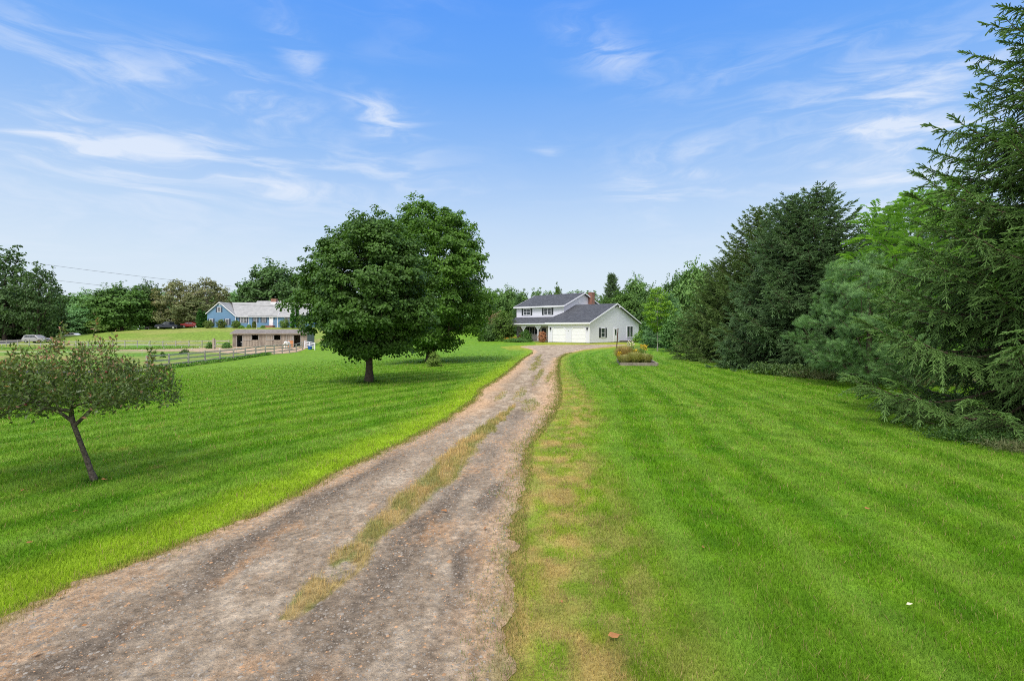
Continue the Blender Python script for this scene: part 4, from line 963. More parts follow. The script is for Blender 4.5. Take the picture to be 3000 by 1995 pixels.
# ------------------------------------------------------------------ raised bed
def bed():
    x0, y0 = at(1819, 31), 31.0
    root = empty('raised_garden_bed', (x0, y0, tz(x0, y0)), R(-9)); tag(root, 'raised planting bed edged with weathered timber on the lawn', 'garden bed')
    W, D_, h = 2.15, 4.6, .19
    MB().box(0, W, -.06, .06, 0, h).build('front_timber', M['timber'], root, .01)
    MB().box(-.06, .06, .064, D_, 0, h - .01).build('side_timber', M['timber'], root, .01)
    MB().box(W - .06, W + .06, .064, D_, 0, h - .01).build('side_timber', M['timber'], root, .01)
    MB().box(.064, W - .064, D_ - .12, D_, 0, h - .006).build('back_timber', M['timber'], root, .01)
    MB().box(.07, W - .07, .07, D_ - .13, 0, h - .05).build('soil', simple('garden_soil', (.06, .04, .03), .95, scale=20), root)
    rg = np.random.default_rng(3)
    def clump(x, y, h, n, label, col, seed):
        rg = np.random.default_rng(seed)
        a = rg.random(n) * 6.28; q = rg.random(n) ** .7
        l = .2 + .7 * rg.random(n) ** 1.5; b0 = np.stack([np.cos(a) * q * .34, np.sin(a) * q * .34, 0 * a], 1)
        hh = h * (.45 + .55 * rg.random(n)) * (1.05 - .35 * l); tip = b0 + np.stack([np.cos(a) * l * h * .55, np.sin(a) * l * h * .55, hh], 1)
        mid = (b0 + tip) / 2 + np.array([0, 0, .08]) * h; s = np.stack([-np.sin(a), np.cos(a), 0 * a], 1) * .012
        Vv = np.stack([b0 - s, b0 + s, mid + s, mid - s], 1).reshape(-1, 3); V2 = np.stack([mid - s, mid + s, tip + s * .9, tip - s * .9], 1).reshape(-1, 3)
        Vv = np.concatenate([Vv, V2]); Ff = np.arange(len(Vv)).reshape(-1, 4); t = rg.random(n)
        root = empty('ornamental_grass', (x, y, tz(x, y) + .13)); tag(root, label, 'plant', 'plants growing in the raised bed')
        c = np_mesh('foliage', Vv, Ff, M['grassy'], root, attrs={'tint': np.concatenate([np.repeat(t * .6, 4), np.repeat(np.clip(t * .5 + .45, 0, .95), 4)])}); c.color = (*col, 1)
        return root
    cx = [(.35, .5, .62, 'tan grass clump at the front left corner of the raised bed', (1, .95, .8)), (.95, .5, .8, 'tan grass clump in the middle front of the raised bed', (.95, .95, .7)),
          (1.6, .6, .7, 'dry grass clump at the front right corner of the raised bed', (1, 1, .85)), (.6, 1.6, 1.15, 'tall reddish grass clump in the raised bed second row left', (1.05, .8, .65)),
          (1.3, 1.7, 1.05, 'green tinted grass clump in the raised bed second row right', (.7, .95, .6)), (.8, 2.9, 1.15, 'tall tan grass clump near the back left of the raised bed', (1, .9, .8)), (1.6, 3.0, 1.1, 'greenish grass clump near the back right of the raised bed', (.6, .85, .5))]
    for i, (dx, dy, h_, lb, c) in enumerate(cx): clump(x0 + dx, y0 + dy, h_ * .92, 1100, lb, c, i + 90)
    def flowers(x, y, h, n, r, mat, label, name):
        rg = np.random.default_rng(int(x * 100))
        root = empty(name, (x, y, tz(x, y) + .13)); tag(root, label, 'flowers')
        a = rg.random(n) * 6.28; q = r * np.sqrt(rg.random(n)); z = h * (.75 + .35 * rg.random(n)); P = np.stack([np.cos(a) * q, np.sin(a) * q, z], 1)
        Vl, Fl = leaf_quads(P, rdir(rg, n), rdir(rg, n), np.full(n, .07), np.full(n, .06)); np_mesh('blossom', Vl, Fl, mat, root)
        k = P[::6]; Vt, Ft = tubes(k * np.array([.3, .3, 0]), k, np.full(len(k), .006), np.full(len(k), .004), 4); np_mesh('stem', Vt, Ft, M['bgleaf'], root, attrs={'tint': np.full(len(Vt), .6)})
    flowers(x0 + 1.95, y0 + 2.2, 1.0, 130, .26, M['goldenrod'], 'bright yellow goldenrod at the right side of the raised bed', 'goldenrod')
    flowers(x0 + .05, y0 + .7, .6, 60, .13, M['goldenrod'], 'small yellow flower head at the left edge of the raised bed', 'goldenrod')
    flowers(x0 + 1.12, y0 + .9, .75, 70, .15, M['goldenrod'], 'orange yellow flowers in the middle of the raised bed', 'goldenrod')
    flowers(x0 + 1.2, y0 + 2.6, 1.2, 120, .25, M['cream_flower'], 'cream flower heads at the back of the raised bed', 'cream_flowers')
bed()
pr = empty('steel_post', (at(1806.5, 60), 60, tz(at(1806.5, 60), 60))); tag(pr, 'leaning rusty brown steel post beside the turnaround', 'post')
MB().tube([(0, 0, -.1), (.16, 0, 2.25)], .06, 8).build('post', M['rust'], pr)
MB().tube([(.16, 0, 2.25), (.163, 0, 2.29)], .068, 8).build('cap', M['rust'], pr)

# ------------------------------------------------------------------ windows
def face(kind, c):
    if kind == 'front': return lambda a, d, z: (a, c - d, z)          # outward is -y
    return lambda a, d, z: (c + d, a, z)                              # outward is +x
def fbox(mb, T, a0, a1, d0, d1, z0, z1):
    p, q = T(a0, d0, z0), T(a1, d1, z1)
    mb.box(min(p[0], q[0]), max(p[0], q[0]), min(p[1], q[1]), max(p[1], q[1]), z0, z1)
def window(parent, T, a0, a1, z0, z1, fr='white', panes=1, bars=(0, 1), shut=None, shutw=.4, fw=.09):
    mb = MB()
    fbox(mb, T, a0, a0 + fw, .0, .06, z0, z1); fbox(mb, T, a1 - fw, a1, .0, .06, z0, z1)
    fbox(mb, T, a0 + fw, a1 - fw, .0, .058, z1 - fw, z1); fbox(mb, T, a0 + fw, a1 - fw, .0, .07, z0, z0 + fw)
    w = mb.build('window', M[fr], parent)
    W = (a1 - a0 - 2 * fw) / panes
    for k in range(panes):
        b0 = a0 + fw + k * W; b1 = b0 + W; g = MB()
        fbox(g, T, b0 + .001, b1 - .001, .004, .018, z0 + fw, z1 - fw); g.build('pane', M['glass'], w)
        mt = MB()
        if k: fbox(mt, T, b0 - fw * .45, b0 + fw * .45, .0, .052, z0 + fw, z1 - fw)
        for v in range(1, bars[0] + 1): fbox(mt, T, b0 + W * v / (bars[0] + 1) - .008, b0 + W * v / (bars[0] + 1) + .008, .0, .034, z0 + fw, z1 - fw)
        for v in range(1, bars[1] + 1):
            zz = z0 + fw + (z1 - z0 - 2 * fw) * v / (bars[1] + 1); wd = .03 if bars[1] == 1 else .013
            fbox(mt, T, b0 + (fw * .45 if k else 0), b1, .0, .04, zz - wd * .7, zz + wd * .7)
        if mt.v: mt.build('muntin', M[fr], w)
    if shut:
        for sgn in (0, 1):
            s = MB(); s0 = a0 - shutw - .02 if sgn == 0 else a1 + .02
            fbox(s, T, s0, s0 + shutw, .0, .045, z0 + .01, z1)
            for q in range(7):
                zz = z0 + .12 + (z1 - z0 - .24) * q / 7; fbox(s, T, s0 + .05, s0 + shutw - .05, .045, .06, zz, zz + .06)
            s.build('shutter', M[shut], parent)
    return w
def roof_slab(mb, x0, x1, ya, za, yb, zb, th=.1):
    mb.prism([(x0, ya, za), (x0, yb, zb), (x0, yb, zb - th), (x0, ya, za - th)], (x1 - x0, 0, 0))

# ------------------------------------------------------------------ the white house
def white_house():
    H = empty('white_house', (11.49, 76, .14), math.atan2(-.673, .74))
    tag(H, 'white two storey farmhouse with charcoal roof, porch and two car garage', 'house')
    s = .396; GW, GD, RY = 7.7, 14.8, 7.4
    ze = lambda y: 3.13 + s * y if y <= RY else 3.13 + s * (GD - y)
    W = M['wsiding']
    # garage wing walls
    MB().prism([(0, 0, 0), (0, GD, 0), (0, GD, ze(GD)), (0, RY, ze(RY)), (0, 0, ze(0))], (-.12, 0, 0)).build('gable_wall', W, H)
    MB().box(-GW, -.123, 0, .12, 0, 3.13).build('garage_wall', W, H); MB().box(-GW, -.123, GD - .12, GD, 0, 3.13).build('rear_wall', W, H); MB().box(-GW, -GW + .12, .123, 3.9, 0, 3.3).build('garage_side_wall', W, H)
    # main block walls
    MX0, MX1, MY0, MY1 = -18.0, -7.7, 4.03, 15.2; mz = 6.0; my = 9.6
    gz = lambda y: mz + s * (y - MY0) if y <= my else mz + s * (MY1 - y)
    MB().prism([(MX1, MY0 + .124, 0), (MX1, MY1, 0), (MX1, MY1, mz), (MX1, my, mz + s * (my - MY0)), (MX1, MY0 + .124, mz + .05)], (-.12, 0, 0)).prism(
        [(MX0 + .12, MY0 + .124, 0), (MX0 + .12, MY1, 0), (MX0 + .12, MY1, mz), (MX0 + .12, my, mz + s * (my - MY0)), (MX0 + .12, MY0 + .124, mz + .05)], (-.12, 0, 0)).build('upper_gable_wall', W, H)
    MB().box(MX0, MX1, MY0, MY0 + .12, 3.9, mz).box(MX0, MX1, MY1 - .12, MY1, 0, mz).build('upper_wall', W, H)
    MB().box(MX0, MX1, MY0, MY0 + .12, 0, 3.896).build('porch_wall', M['porch_wall'], H)
    # corner trims
    mb = MB()
    for (x, y, z1, ax) in ((0, 0, 3.1, 0), (-GW, 0, 3.1, 0), (MX1, MY0, 5.98, 0), (MX0, MY0, 5.98, 0), (0, GD, 3.1, 1)):
        MB().box(x - .07, x + .02, y - .02, y + .07, .05, z1).build('corner_trim', M['white'], H)
    # foundation
    MB().box(-GW + .02, .004, -.004, GD, -.6, .10).box(MX0, MX1, MY0 - .004, MY1, -.6, .1).build('foundation', M['concrete'], H)
    # roofs
    mb = MB(); ov = .35
    roof_slab(mb, -7.7, ov, -.35, 3.13 - s * .35 + .14, RY, ze(RY) + .14, .12); roof_slab(mb, -7.7, ov, GD + .35, 3.13 - s * .35 + .14, RY, ze(RY) + .14, .12)
    A, B, C, D = (-7.7, 4.03, 3.13 + s * 4.03 + .14), (-9.75, 4.03, 4.24), (-8.15, -.35, 3.13), (-7.7, -.35, 3.13 - s * .35 + .14)
    mb.poly([A, B, C, D]); mb.build('garage_roof', M['roof'], H)
    mb = MB(); mr = mz + s * (my - MY0) + .16; me_ = mz - s * .4 + .16
    roof_slab(mb, MX0 - .4, MX1 + .4, MY0 - .4, me_, my, mr, .12); roof_slab(mb, MX0 - .4, MX1 + .4, MY1 + .4, me_, my, mr, .12); mb.build('upper_roof', M['roof'], H)
    mb = MB(); roof_slab(mb, MX0 - .35, -8.12, .75, 3.1, 4.02, 4.16, .1)
    mb.prism([(MX0 - .35, 1.1, 3.09), (MX0 - .35, 4.02, 3.09), (MX0 - .35, 4.02, 4.05)], (.05, 0, 0)); mb.build('porch_roof', M['roof'], H)
    # fascia, rakes and gutters
    mb = MB(); q = .2
    def rake(x, ya, za, yb, zb, w=.05):
        mb.prism([(x, ya, za), (x, yb, zb), (x, yb, zb - q), (x, ya, za - q)], (w, 0, 0))
    rake(ov + .003, -.36, 3.13 - s * .35 + .15, RY, ze(RY) + .155); rake(ov + .003, GD + .36, 3.13 - s * .35 + .15, RY, ze(RY) + .155)
    mb.box(-8.12, ov + .052, -.42, -.353, 2.86, 3.10)
    mb.build('garage_fascia', M['white'], H)
    MB().box(-8.1, ov - .02, -.35, -.003, 2.87, 2.9).box(.003, ov, -.35, .0, 2.905, 2.93).build('garage_soffit', M['white'], H)
    mb = MB()
    rake(MX1 + .403, MY0 - .41, me_ + .01, my, mr + .015); rake(MX1 + .403, MY1 + .41, me_ + .01, my, mr + .015)
    rake(MX0 - .453, MY0 - .41, me_ + .01, my, mr + .015)
    mb.box(MX0 - .45, MX1 + .455, MY0 - .47, MY0 - .403, me_ - .24, me_ + .0); mb.build('upper_fascia', M['white'], H)
    MB().box(MX0 - .4, MX1 + .4, MY0 - .4, MY0 - .003, me_ - .23, me_ - .2).build('upper_soffit', M['white'], H)
    MB().box(MX0 - .4, -8.12, .68, .747, 2.88, 3.06).build('porch_gutter', M['white'], H)
    MB().box(MX0 - .3, -7.72, .95, 4.02, 2.84, 2.86).build('porch_ceiling', M['white'], H)
    MB().box(MX0 - .05, -7.72, 1.22, 1.40, 2.62, 2.838).build('porch_beam', M['white'], H)
    MB().tube([(-.12, -.3, 2.9), (.02, -.1, 2.62), (.04, -.06, 2.3), (.04, -.06, .1)], .045, 6).build('downspout', M['white'], H)
    MB().tube([(MX0 - .38, .75, 2.9), (MX0 - .15, 1.1, 2.55), (MX0 - .08, 1.15, 1.8), (MX0 - .08, 1.15, .1)], .04, 6).build('downspout', M['white'], H)
    # porch floor, posts with flared brackets
    MB().box(MX0, -7.73, 1.1, 4.02, -.4, .22).build('porch_floor', M['timber'], H)
    for x in (-17.4, -14.1, -10.9):
        p = MB().box(x - .07, x + .07, 1.24, 1.38, .2, 2.62)
        br = MB()
        for sg in (-1, 1):
            if x == -17.4 and sg == -1: continue
            br.prism([(x + sg * .07, 1.27, 2.62), (x + sg * .62, 1.27, 2.62), (x + sg * .62, 1.27, 2.5), (x + sg * .07, 1.27, 1.9)], (0, .08, 0))
        po = p.build('porch_post', M['white'], H); br.build('bracket', M['white'], po)
    # bow window on the porch wall
    T = face('front', MY0)
    window(H, T, -16.3, -13.2, 1.15, 2.55, panes=5, bars=(0, 0), shut='shutter', shutw=.42)
    # front door in the porch, right part
    MB().box(-12.35, -11.4, MY0 - .05, MY0 - .002, .23, 2.3).build('front_door', M['shutter'], H)
    # upper windows
    for c in (-15.65, -11.06): window(H, T, c - .82, c + .82, 4.5, 5.68, panes=2, bars=(0, 1), shut='shutter', shutw=.36)
    # garage doors with clipped corners
    T = face('front', 0)
    for c in (-5.65, -1.95):
        hw, z1 = 1.22, 2.3; cc = .3
        d = MB().prism([(c - hw, -.03, .1), (c + hw, -.03, .1), (c + hw, -.03, z1 - cc), (c + hw - cc, -.03, z1), (c - hw + cc, -.03, z1), (c - hw, -.03, z1 - cc)], (0, .028, 0))
        do = d.build('garage_door', M['white_door'], H)
        ln = MB()
        for k in range(1, 4): ln.box(c - hw + .02, c + hw - .02, -.036, -.0305, .1 + .55 * k - .006, .1 + .55 * k + .006)
        ln.box(c - hw, c - hw + .035, -.037, -.0305, .12, z1 - cc).box(c + hw - .035, c + hw, -.037, -.0305, .12, z1 - cc).box(c - hw + cc, c + hw - cc, -.037, -.0305, z1 - .04, z1 - .004)  # strips along the door edges paint a shadow gap in grey
        ln.build('seam_and_shadow_gap', simple('seam_shadow_grey', (.36, .37, .4)), do)
        f = MB(); o_ = .13
        outl = [(c - hw - o_, .1), (c - hw - o_, z1 - cc + .06), (c - hw + cc - .06, z1 + o_), (c + hw - cc + .06, z1 + o_), (c + hw + o_, z1 - cc + .06), (c + hw + o_, .1)]
        inn = [(c - hw, .1), (c - hw, z1 - cc), (c - hw + cc, z1), (c + hw - cc, z1), (c + hw, z1 - cc), (c + hw, .1)]
        for k in range(5):
            f.prism([(outl[k][0], -.07, outl[k][1]), (outl[k + 1][0], -.07, outl[k + 1][1]), (inn[k + 1][0], -.07, inn[k + 1][1]), (inn[k][0], -.07, inn[k][1])], (0, .068, 0))
        f.build('door_frame', M['white'], H)
    for x in (-7.25, -.35):
        l = MB().box(x - .07, x + .07, -.2, -.06, 1.98, 2.22); l.prism([(x - .1, -.23, 2.22), (x + .1, -.23, 2.22), (x, -.13, 2.36)], (0, .2, 0)); l.box(x - .03, x + .03, -.06, -.003, 2.05, 2.15); l.build('wall_lantern', M['black'], H)
    MB().tube([(-3.8, -.09, 1.97), (-3.8, -.003, 1.97)], .09, 10).build('wall_light', M['white'], H)
    # gable side openings
    T = face('side', 0)
    window(H, T, 3.1, 4.3, .8, 2.28, panes=1, bars=(0, 1), shut='shutter', shutw=.46)
    dm = MB(); fbox(dm, T, 6.95, 7.85, .0, .04, .12, 2.2); do = dm.build('side_door', M['white_door'], H)
    g = MB(); fbox(g, T, 7.15, 7.62, .041, .052, 1.15, 2.05); g.build('door_glass', M['glass'], do)
    g = MB(); fbox(g, T, 6.85, 6.947, .0, .06, .1, 2.3); fbox(g, T, 7.853, 7.95, .0, .06, .1, 2.3); fbox(g, T, 6.947, 7.853, .0, .058, 2.203, 2.3); g.build('door_frame', M['white'], H)
    window(H, T, 10.9, 13.0, .66, 2.66, panes=2, bars=(0, 0), fw=.14)
    MB().box(.02, 1.6, 8.6, 13.2, 0.02, .26).build('side_deck', M['deckwood'], H)
    MB().box(.001, .03, .1, 6.8, .1, .16).build('water_table', M['white'], H)
    # round gable vent, gable bracket and chimney
    MB().tube([(MX1 + .002, 8.5, 6.72), (MX1 + .05, 8.5, 6.72)], .3, 16).build('gable_vent', M['white'], H)
    MB().prism([(.02, RY - .02, 5.8), (.3, RY - .02, 5.8), (.02, RY - .02, 5.45)], (0, .06, 0)).build('gable_bracket', M['black'], H)
    MB().tube([(.42, RY + .45, 5.62), (.6, RY + .5, 5.6)], [.09, .14], 10).build('floodlight', M['white'], H)
    ch = MB().box(MX1 + .0, MX1 + .75, 11.2, 12.05, 0, 8.35).build('chimney', M['brick'], H)
    MB().box(MX1 - .04, MX1 + .79, 11.16, 12.09, 8.35, 8.5).build('chimney_cap', M['brick'], ch)
    return H
WH = white_house()
from mathutils import Matrix
def wh(x, y, z=0):
    a = math.atan2(-.673, .74); c, s = math.cos(a), math.sin(a)
    return (11.49 + c * x - s * y, 76 + s * x + c * y, .14 + z)
# garden of the white house
def whshrub(name, seed, lx, ly, r, h, label, mat, **k):
    p = wh(lx, ly); return shrub(name, seed, p[0], p[1], r, h, label, mat, **k)
whshrub('yew_shrub', 61, -12.6, .1, 1.25, 2.0, 'dark green cone shaped shrub in front of the porch window', M['bgleaf'], ncl=50, per=90, ls=.12, color=(.6, .85, .45), prof='dome')
whshrub('russet_shrub', 62, -8.75, -.3, .75, 1.75, 'reddish brown oval shrub beside the left garage door', M['redshrub'], ncl=45, per=90, ls=.1, prof='round')
whshrub('juniper_shrub', 63, -12.3, -1.4, 1.7, .75, 'low spreading grey green juniper before the porch', M['bgleaf'], ncl=50, per=80, ls=.12, color=(.75, .95, .75))
whshrub('juniper_shrub', 64, -14.4, -1.2, 1.5, .65, 'low spreading shrub left of the wide juniper', M['bgleaf'], ncl=40, per=80, ls=.12, color=(.9, 1.1, .6))
whshrub('juniper_shrub', 65, -17.6, -.2, 1.3, .6, 'low green plants at the left end of the porch bed', M['bgleaf'], ncl=40, per=80, ls=.12, color=(1.1, 1.3, .6))
def flowerbed():
    rg = np.random.default_rng(8); root = empty('orange_flowers', wh(-15.3, -.1)); tag(root, 'band of orange flowers growing before the porch', 'flowers')
    n = 900; u = rg.random(n) * 3.6 - 1.8; v = rg.normal(size=n) * .3; z = .35 + .25 * rg.random(n) + .12 * np.sin(u * 3)
    a = math.atan2(-.673, .74); c, s = math.cos(a), math.sin(a)
    P = np.stack([u * c - v * s, u * s + v * c, z], 1)
    Vl, Fl = leaf_quads(P, rdir(rg, n), rdir(rg, n), np.full(n, .13), np.full(n, .12)); np_mesh('blossom', Vl, Fl, M['orange_flower'], root)
    P2 = P - np.array([0, 0, 1.]) * (rg.random((n, 1)) * .45); Vl, Fl = leaf_quads(P2, rdir(rg, n), rdir(rg, n), np.full(n, .16), np.full(n, .06)); np_mesh('foliage', Vl, Fl, M['bgleaf'], root, attrs={'tint': np.repeat(rg.random(n) * .9, 4)})
flowerbed()
def adirondack(lx, ly, rz, label):
    p = wh(lx, ly, .22); r = empty('porch_chair', p, rz); tag(r, label, 'chair')
    w = .34
    MB().prism([(-w, -.3, .36), (-w, .28, .24), (-w, .28, .27), (-w, -.3, .39)], (2 * w, 0, 0)).build('seat', M['orangewood'], r)
    b = MB()
    for k in range(5):
        x = -w + .02 + k * .135; b.prism([(x, .26, .24), (x, .29, .24), (x, .62, 1.05 + .07 * (2 - abs(k - 2))), (x, .59, 1.05 + .07 * (2 - abs(k - 2)))], (.12, 0, 0))
    b.build('backrest', M['orangewood'], r)
    for sg in (-1, 1):
        MB().box(sg * .4 - .06, sg * .4 + .06, -.35, .4, .56, .59).build('armrest', M['orangewood'], r)
        MB().box(sg * .4 - .02, sg * .4 + .02, -.33, -.23, 0, .56).build('leg', M['orangewood'], r)
        MB().box(sg * .36 - .02, sg * .36 + .02, .3, .4, 0, .56).build('leg', M['orangewood'], r)
    return r
az_ = math.atan2(-.673, .74)
adirondack(-16.3, 2.4, az_ - .2, 'orange wooden armchair at the left of the porch')
adirondack(-15.3, 2.4, az_ + .15, 'orange wooden armchair closer to the bow window on the porch')

# ------------------------------------------------------------------ the blue house
def blue_house():
    X = lambda px: (px - 1500) * 124 / 1500
    O = (X(690), 124, 2.62); H = empty('blue_house', O); tag(H, 'long blue clapboard house with grey roof on the hill', 'house')
    x = lambda px: X(px) - O[0]; z = lambda py: CAMH - (py - HOR) * 124 / 1500 - O[2]
    B = M['bsiding']
    xl, xr, xp = x(607), x(690.5), x(643.5); zp = z(886); k = .85
    MB().prism([(xl, 0, -.3), (xr, 0, -.3), (xr, 0, zp - (xr - xp) * k), (xp, 0, zp), (xl, 0, zp - (xp - xl) * k)], (0, .15, 0)).build('gable_wall', B, H)
    MB().box(xl, xl + .15, .153, 9, -.3, zp - (xp - xl) * k).build('side_wall', B, H)
    mb = MB()
    for (xa, za) in ((xl - .25, zp - (xp - xl + .25) * k), (xr + .25, zp - (xr - xp + .25) * k)):
        mb.prism([(xa, -.25, za + .1), (xp, -.25, zp + .1), (xp, -.25, zp - .05), (xa, -.25, za - .05)], (0, 9.2, 0))
    mb.build('wing_roof', M['roof2'], H)
    mb = MB()
    for (xa, za) in ((xl - .27, zp - (xp - xl + .27) * k), (xr + .27, zp - (xr - xp + .27) * k)):
        mb.prism([(xa, -.3, za + .12), (xp, -.3, zp + .12), (xp, -.3, zp - .1), (xa, -.3, za - .1)], (0, .046, 0))
    mb.build('rake_board', M['white'], H)
    ze, y0 = z(927), .3
    xm0, xm1, xe = xr - .05, x(811), x(905)
    MB().box(xm0, x(811), y0, y0 + .15, -.3, ze).box(x(811), xe, y0 + .02, y0 + .15, -.3, ze).box(xe - .15, xe, y0 + .153, 9, -.3, ze).build('front_wall', B, H)
    mb = MB(); rz_ = z(887) + .3; ry = 4.4
    mb.prism([(xm0 - 3.9, -.05 + y0, ze + .05), (xm0 - 3.9, ry, rz_), (xm0 - 3.9, ry, rz_ - .15), (xm0 - 3.9, -.05 + y0, ze - .1)], (0, 0, 0)) if False else None
    # main slope butts against the wing: its left end is cut along the valley
    mb.poly([(xr - .1, y0 - .3, ze + .02), (x(727), y0 - .3, ze + .02), (x(727), ry, rz_), (xp + .6, ry, rz_)])
    mb.poly([(x(811), y0 - .3, ze + .02), (xe + .3, y0 - .3, ze + .02), (xe + .3, ry, rz_), (x(811), ry, rz_)])
    mb.poly([(xp, 8.6, ze), (xe + .3, 8.6, ze), (xe + .3, ry, rz_), (xp, ry, rz_)]); mb.build('main_roof', M['roof2'], H)
    mb = MB(); rz2 = rz_ + .38
    mb.prism([(x(727) - .003, y0 - .34, ze + .1), (x(727) - .003, ry, rz2), (x(727) - .003, 8.6, ze + .1)], (x(811) - x(727) + .2, 0, 0)); mb.build('centre_roof', M['roof2'], H)
    mb = MB(); mb.prism([(x(811) + .2, y0 - .36, ze + .1), (x(811) + .2, ry, rz2 + .02), (x(811) + .2, ry, rz2 - .16), (x(811) + .2, y0 - .36, ze - .08)], (.05, 0, 0))
    mb.box(xr, xe + .3, y0 - .36, y0 - .303, ze - .14, ze + .03); mb.build('fascia', M['white'], H)
    mb = MB()
    for px in (727, 811): mb.box(x(px) - .08, x(px) + .08, y0 - .03, y0 - .003, -.2, ze - .15)
    mb.box(xr - .1, xr + .02, -.03, -.003, -.2, z(929)); mb.box(xe - .1, xe + .02, y0 - .01, y0 + .017, -.2, ze - .15); mb.build('corner_trim', M['white'], H)
    T = face('front', 0)
    window(H, T, x(637), x(646.8), z(914.6), z(899.3), bars=(2, 3), shut='shutter2', shutw=.36, fw=.07)
    window(H, T, x(614), x(624), z(951), z(934), bars=(2, 3), shut='shutter2', shutw=.36, fw=.07)
    window(H, T, x(661), x(671), z(951.5), z(934), bars=(2, 3), shut='shutter2', shutw=.36, fw=.07)
    MB().box(xp - .2, xp + .2, -.03, -.003, zp - .75, zp - .4).build('gable_vent', M['white'], H)
    T = face('front', y0)
    window(H, T, x(702.5), x(721.8), z(945.5), z(929.3), panes=2, bars=(2, 3), shut='shutter2', shutw=.36, fw=.07)
    for a, b in ((742, 751.5), (765.8, 776)): window(H, T, x(a), x(b), z(945), z(929.3), bars=(2, 3), shut='shutter2', shutw=.33, fw=.07)
    T = face('front', y0 + .02)
    window(H, T, x(832), x(842.7), z(945), z(929.3), bars=(2, 3), fw=.07); window(H, T, x(845), x(852), z(945), z(929.3), bars=(2, 3), fw=.07)
    T = face('front', y0)
    mb = MB(); fbox(mb, T, x(787), x(789), 0, .07, z(953), z(928)); fbox(mb, T, x(797), x(799), 0, .07, z(953), z(928)); fbox(mb, T, x(789), x(797), 0, .068, z(930), z(928)); mb.build('door_frame', M['white'], H)
    mb = MB(); fbox(mb, T, x(789), x(797), 0, .03, z(953), z(930)); do = mb.build('front_door', M['white_door'], H)
    mb = MB(); fbox(mb, T, x(790), x(792.4), .03, .04, z(932.5), z(931)); fbox(mb, T, x(793.6), x(796), .03, .04, z(932.5), z(931)); mb.build('door_glass', M['glass'], do)
    for px in (784, 802): MB().box(x(px) - .06, x(px) + .06, y0 - .16, y0 - .003, z(935), z(931)).build('wall_lantern', M['black'], H)
    MB().box(x(781), x(804), -1.0, y0 - .07, -.3, z(954)).box(x(779), x(806), -1.35, -1.003, -.3, z(956)).build('front_step', M['brick'], H)
    for px in (782, 803): MB().tube([(x(px), -.9, z(955)), (x(px), -.9, z(947)), (x(px), y0 - .1, z(945))], .02, 5).build('handrail', M['black'], H)
    ch = MB().box(x(773.5), x(788.5), 3.5, 4.6, rz2 - 1, z(872)).build('chimney', M['brick'], H)
    MB().box(x(773.5) - .05, x(788.5) + .05, 3.45, 4.65, rz2 - 1.1, rz2 - .32).build('flashing', M['white'], ch)
blue_house()
for i, (px, w, h, c, lb) in enumerate([
  (612, 26, 22, (1.1, 1.0, .7), 'rhododendron at the left corner of the blue house'), (649, 28, 24, (1.1, .95, .7), 'rhododendron under the blue gable wall'),
  (693, 26, 22, (1.0, 1.0, .6), 'shrub where the blue wing meets the main wall'), (745, 11, 19, (1.0, .8, .6), 'narrow shrub between the two single blue house windows'),
  (730, 12, 9, (1.2, 1.4, .9), 'small round bush left of the narrow shrub'), (770, 12, 6, (1, 1.2, .8), 'lowest bush under the right single window'), (834, 30, 26, (1.1, 1.1, .7), 'large shrub right of the blue house door'),
  (884, 40, 40, (1.2, 1.2, .9), 'loose shrub tree at the right end of the blue house'), (708, 14, 6, (1.1, 1.5, .7), 'bright low plants under the double blue window')]):
    Y = 121.8 - i * .07; shrub('house_shrub', 100 + i, at(px, Y), Y, w / F * Y / 2, h / F * Y, lb, M['bgleaf'], 40, 50, .22, c, 'round' if h > 20 else 'dome')
def arbor(px, Y, w, ytop, label, seed, c):
    x = at(px, Y); h = zof(ytop, Y) - tz(x, Y); shrub('arborvitae', seed, x, Y, w / F * Y / 2, h, label, M['bgleaf'], 60, 80, .22, c, 'column', lob=.05, cat='tree')
arbor(858, 120, 16, 886, 'tall narrow arborvitae before the right end of the blue house', 131, (.55, 1.0, .5))
arbor(871, 121, 12, 887, 'slimmer arborvitae just right of the tallest one', 132, (.5, .95, .5))
arbor(585, 126, 20, 905, 'dark columnar evergreen left of the blue gable', 133, (.4, .75, .4))
arbor(600, 127, 18, 912, 'dark evergreen touching the blue gable corner', 134, (.4, .75, .4))
fp = empty('flagpole', (at(752.4, 117), 117, tz(at(752.4, 117), 117))); tag(fp, 'thin white pole standing on the lawn before the blue house', 'pole')
MB().tube([(0, 0, 0), (0, 0, 2.2)], .04, 6).build('pole', M['white'], fp); MB().tube([(0, 0, 2.2), (0, 0, 2.3)], [.07, .03], 8).build('finial', M['white'], fp)

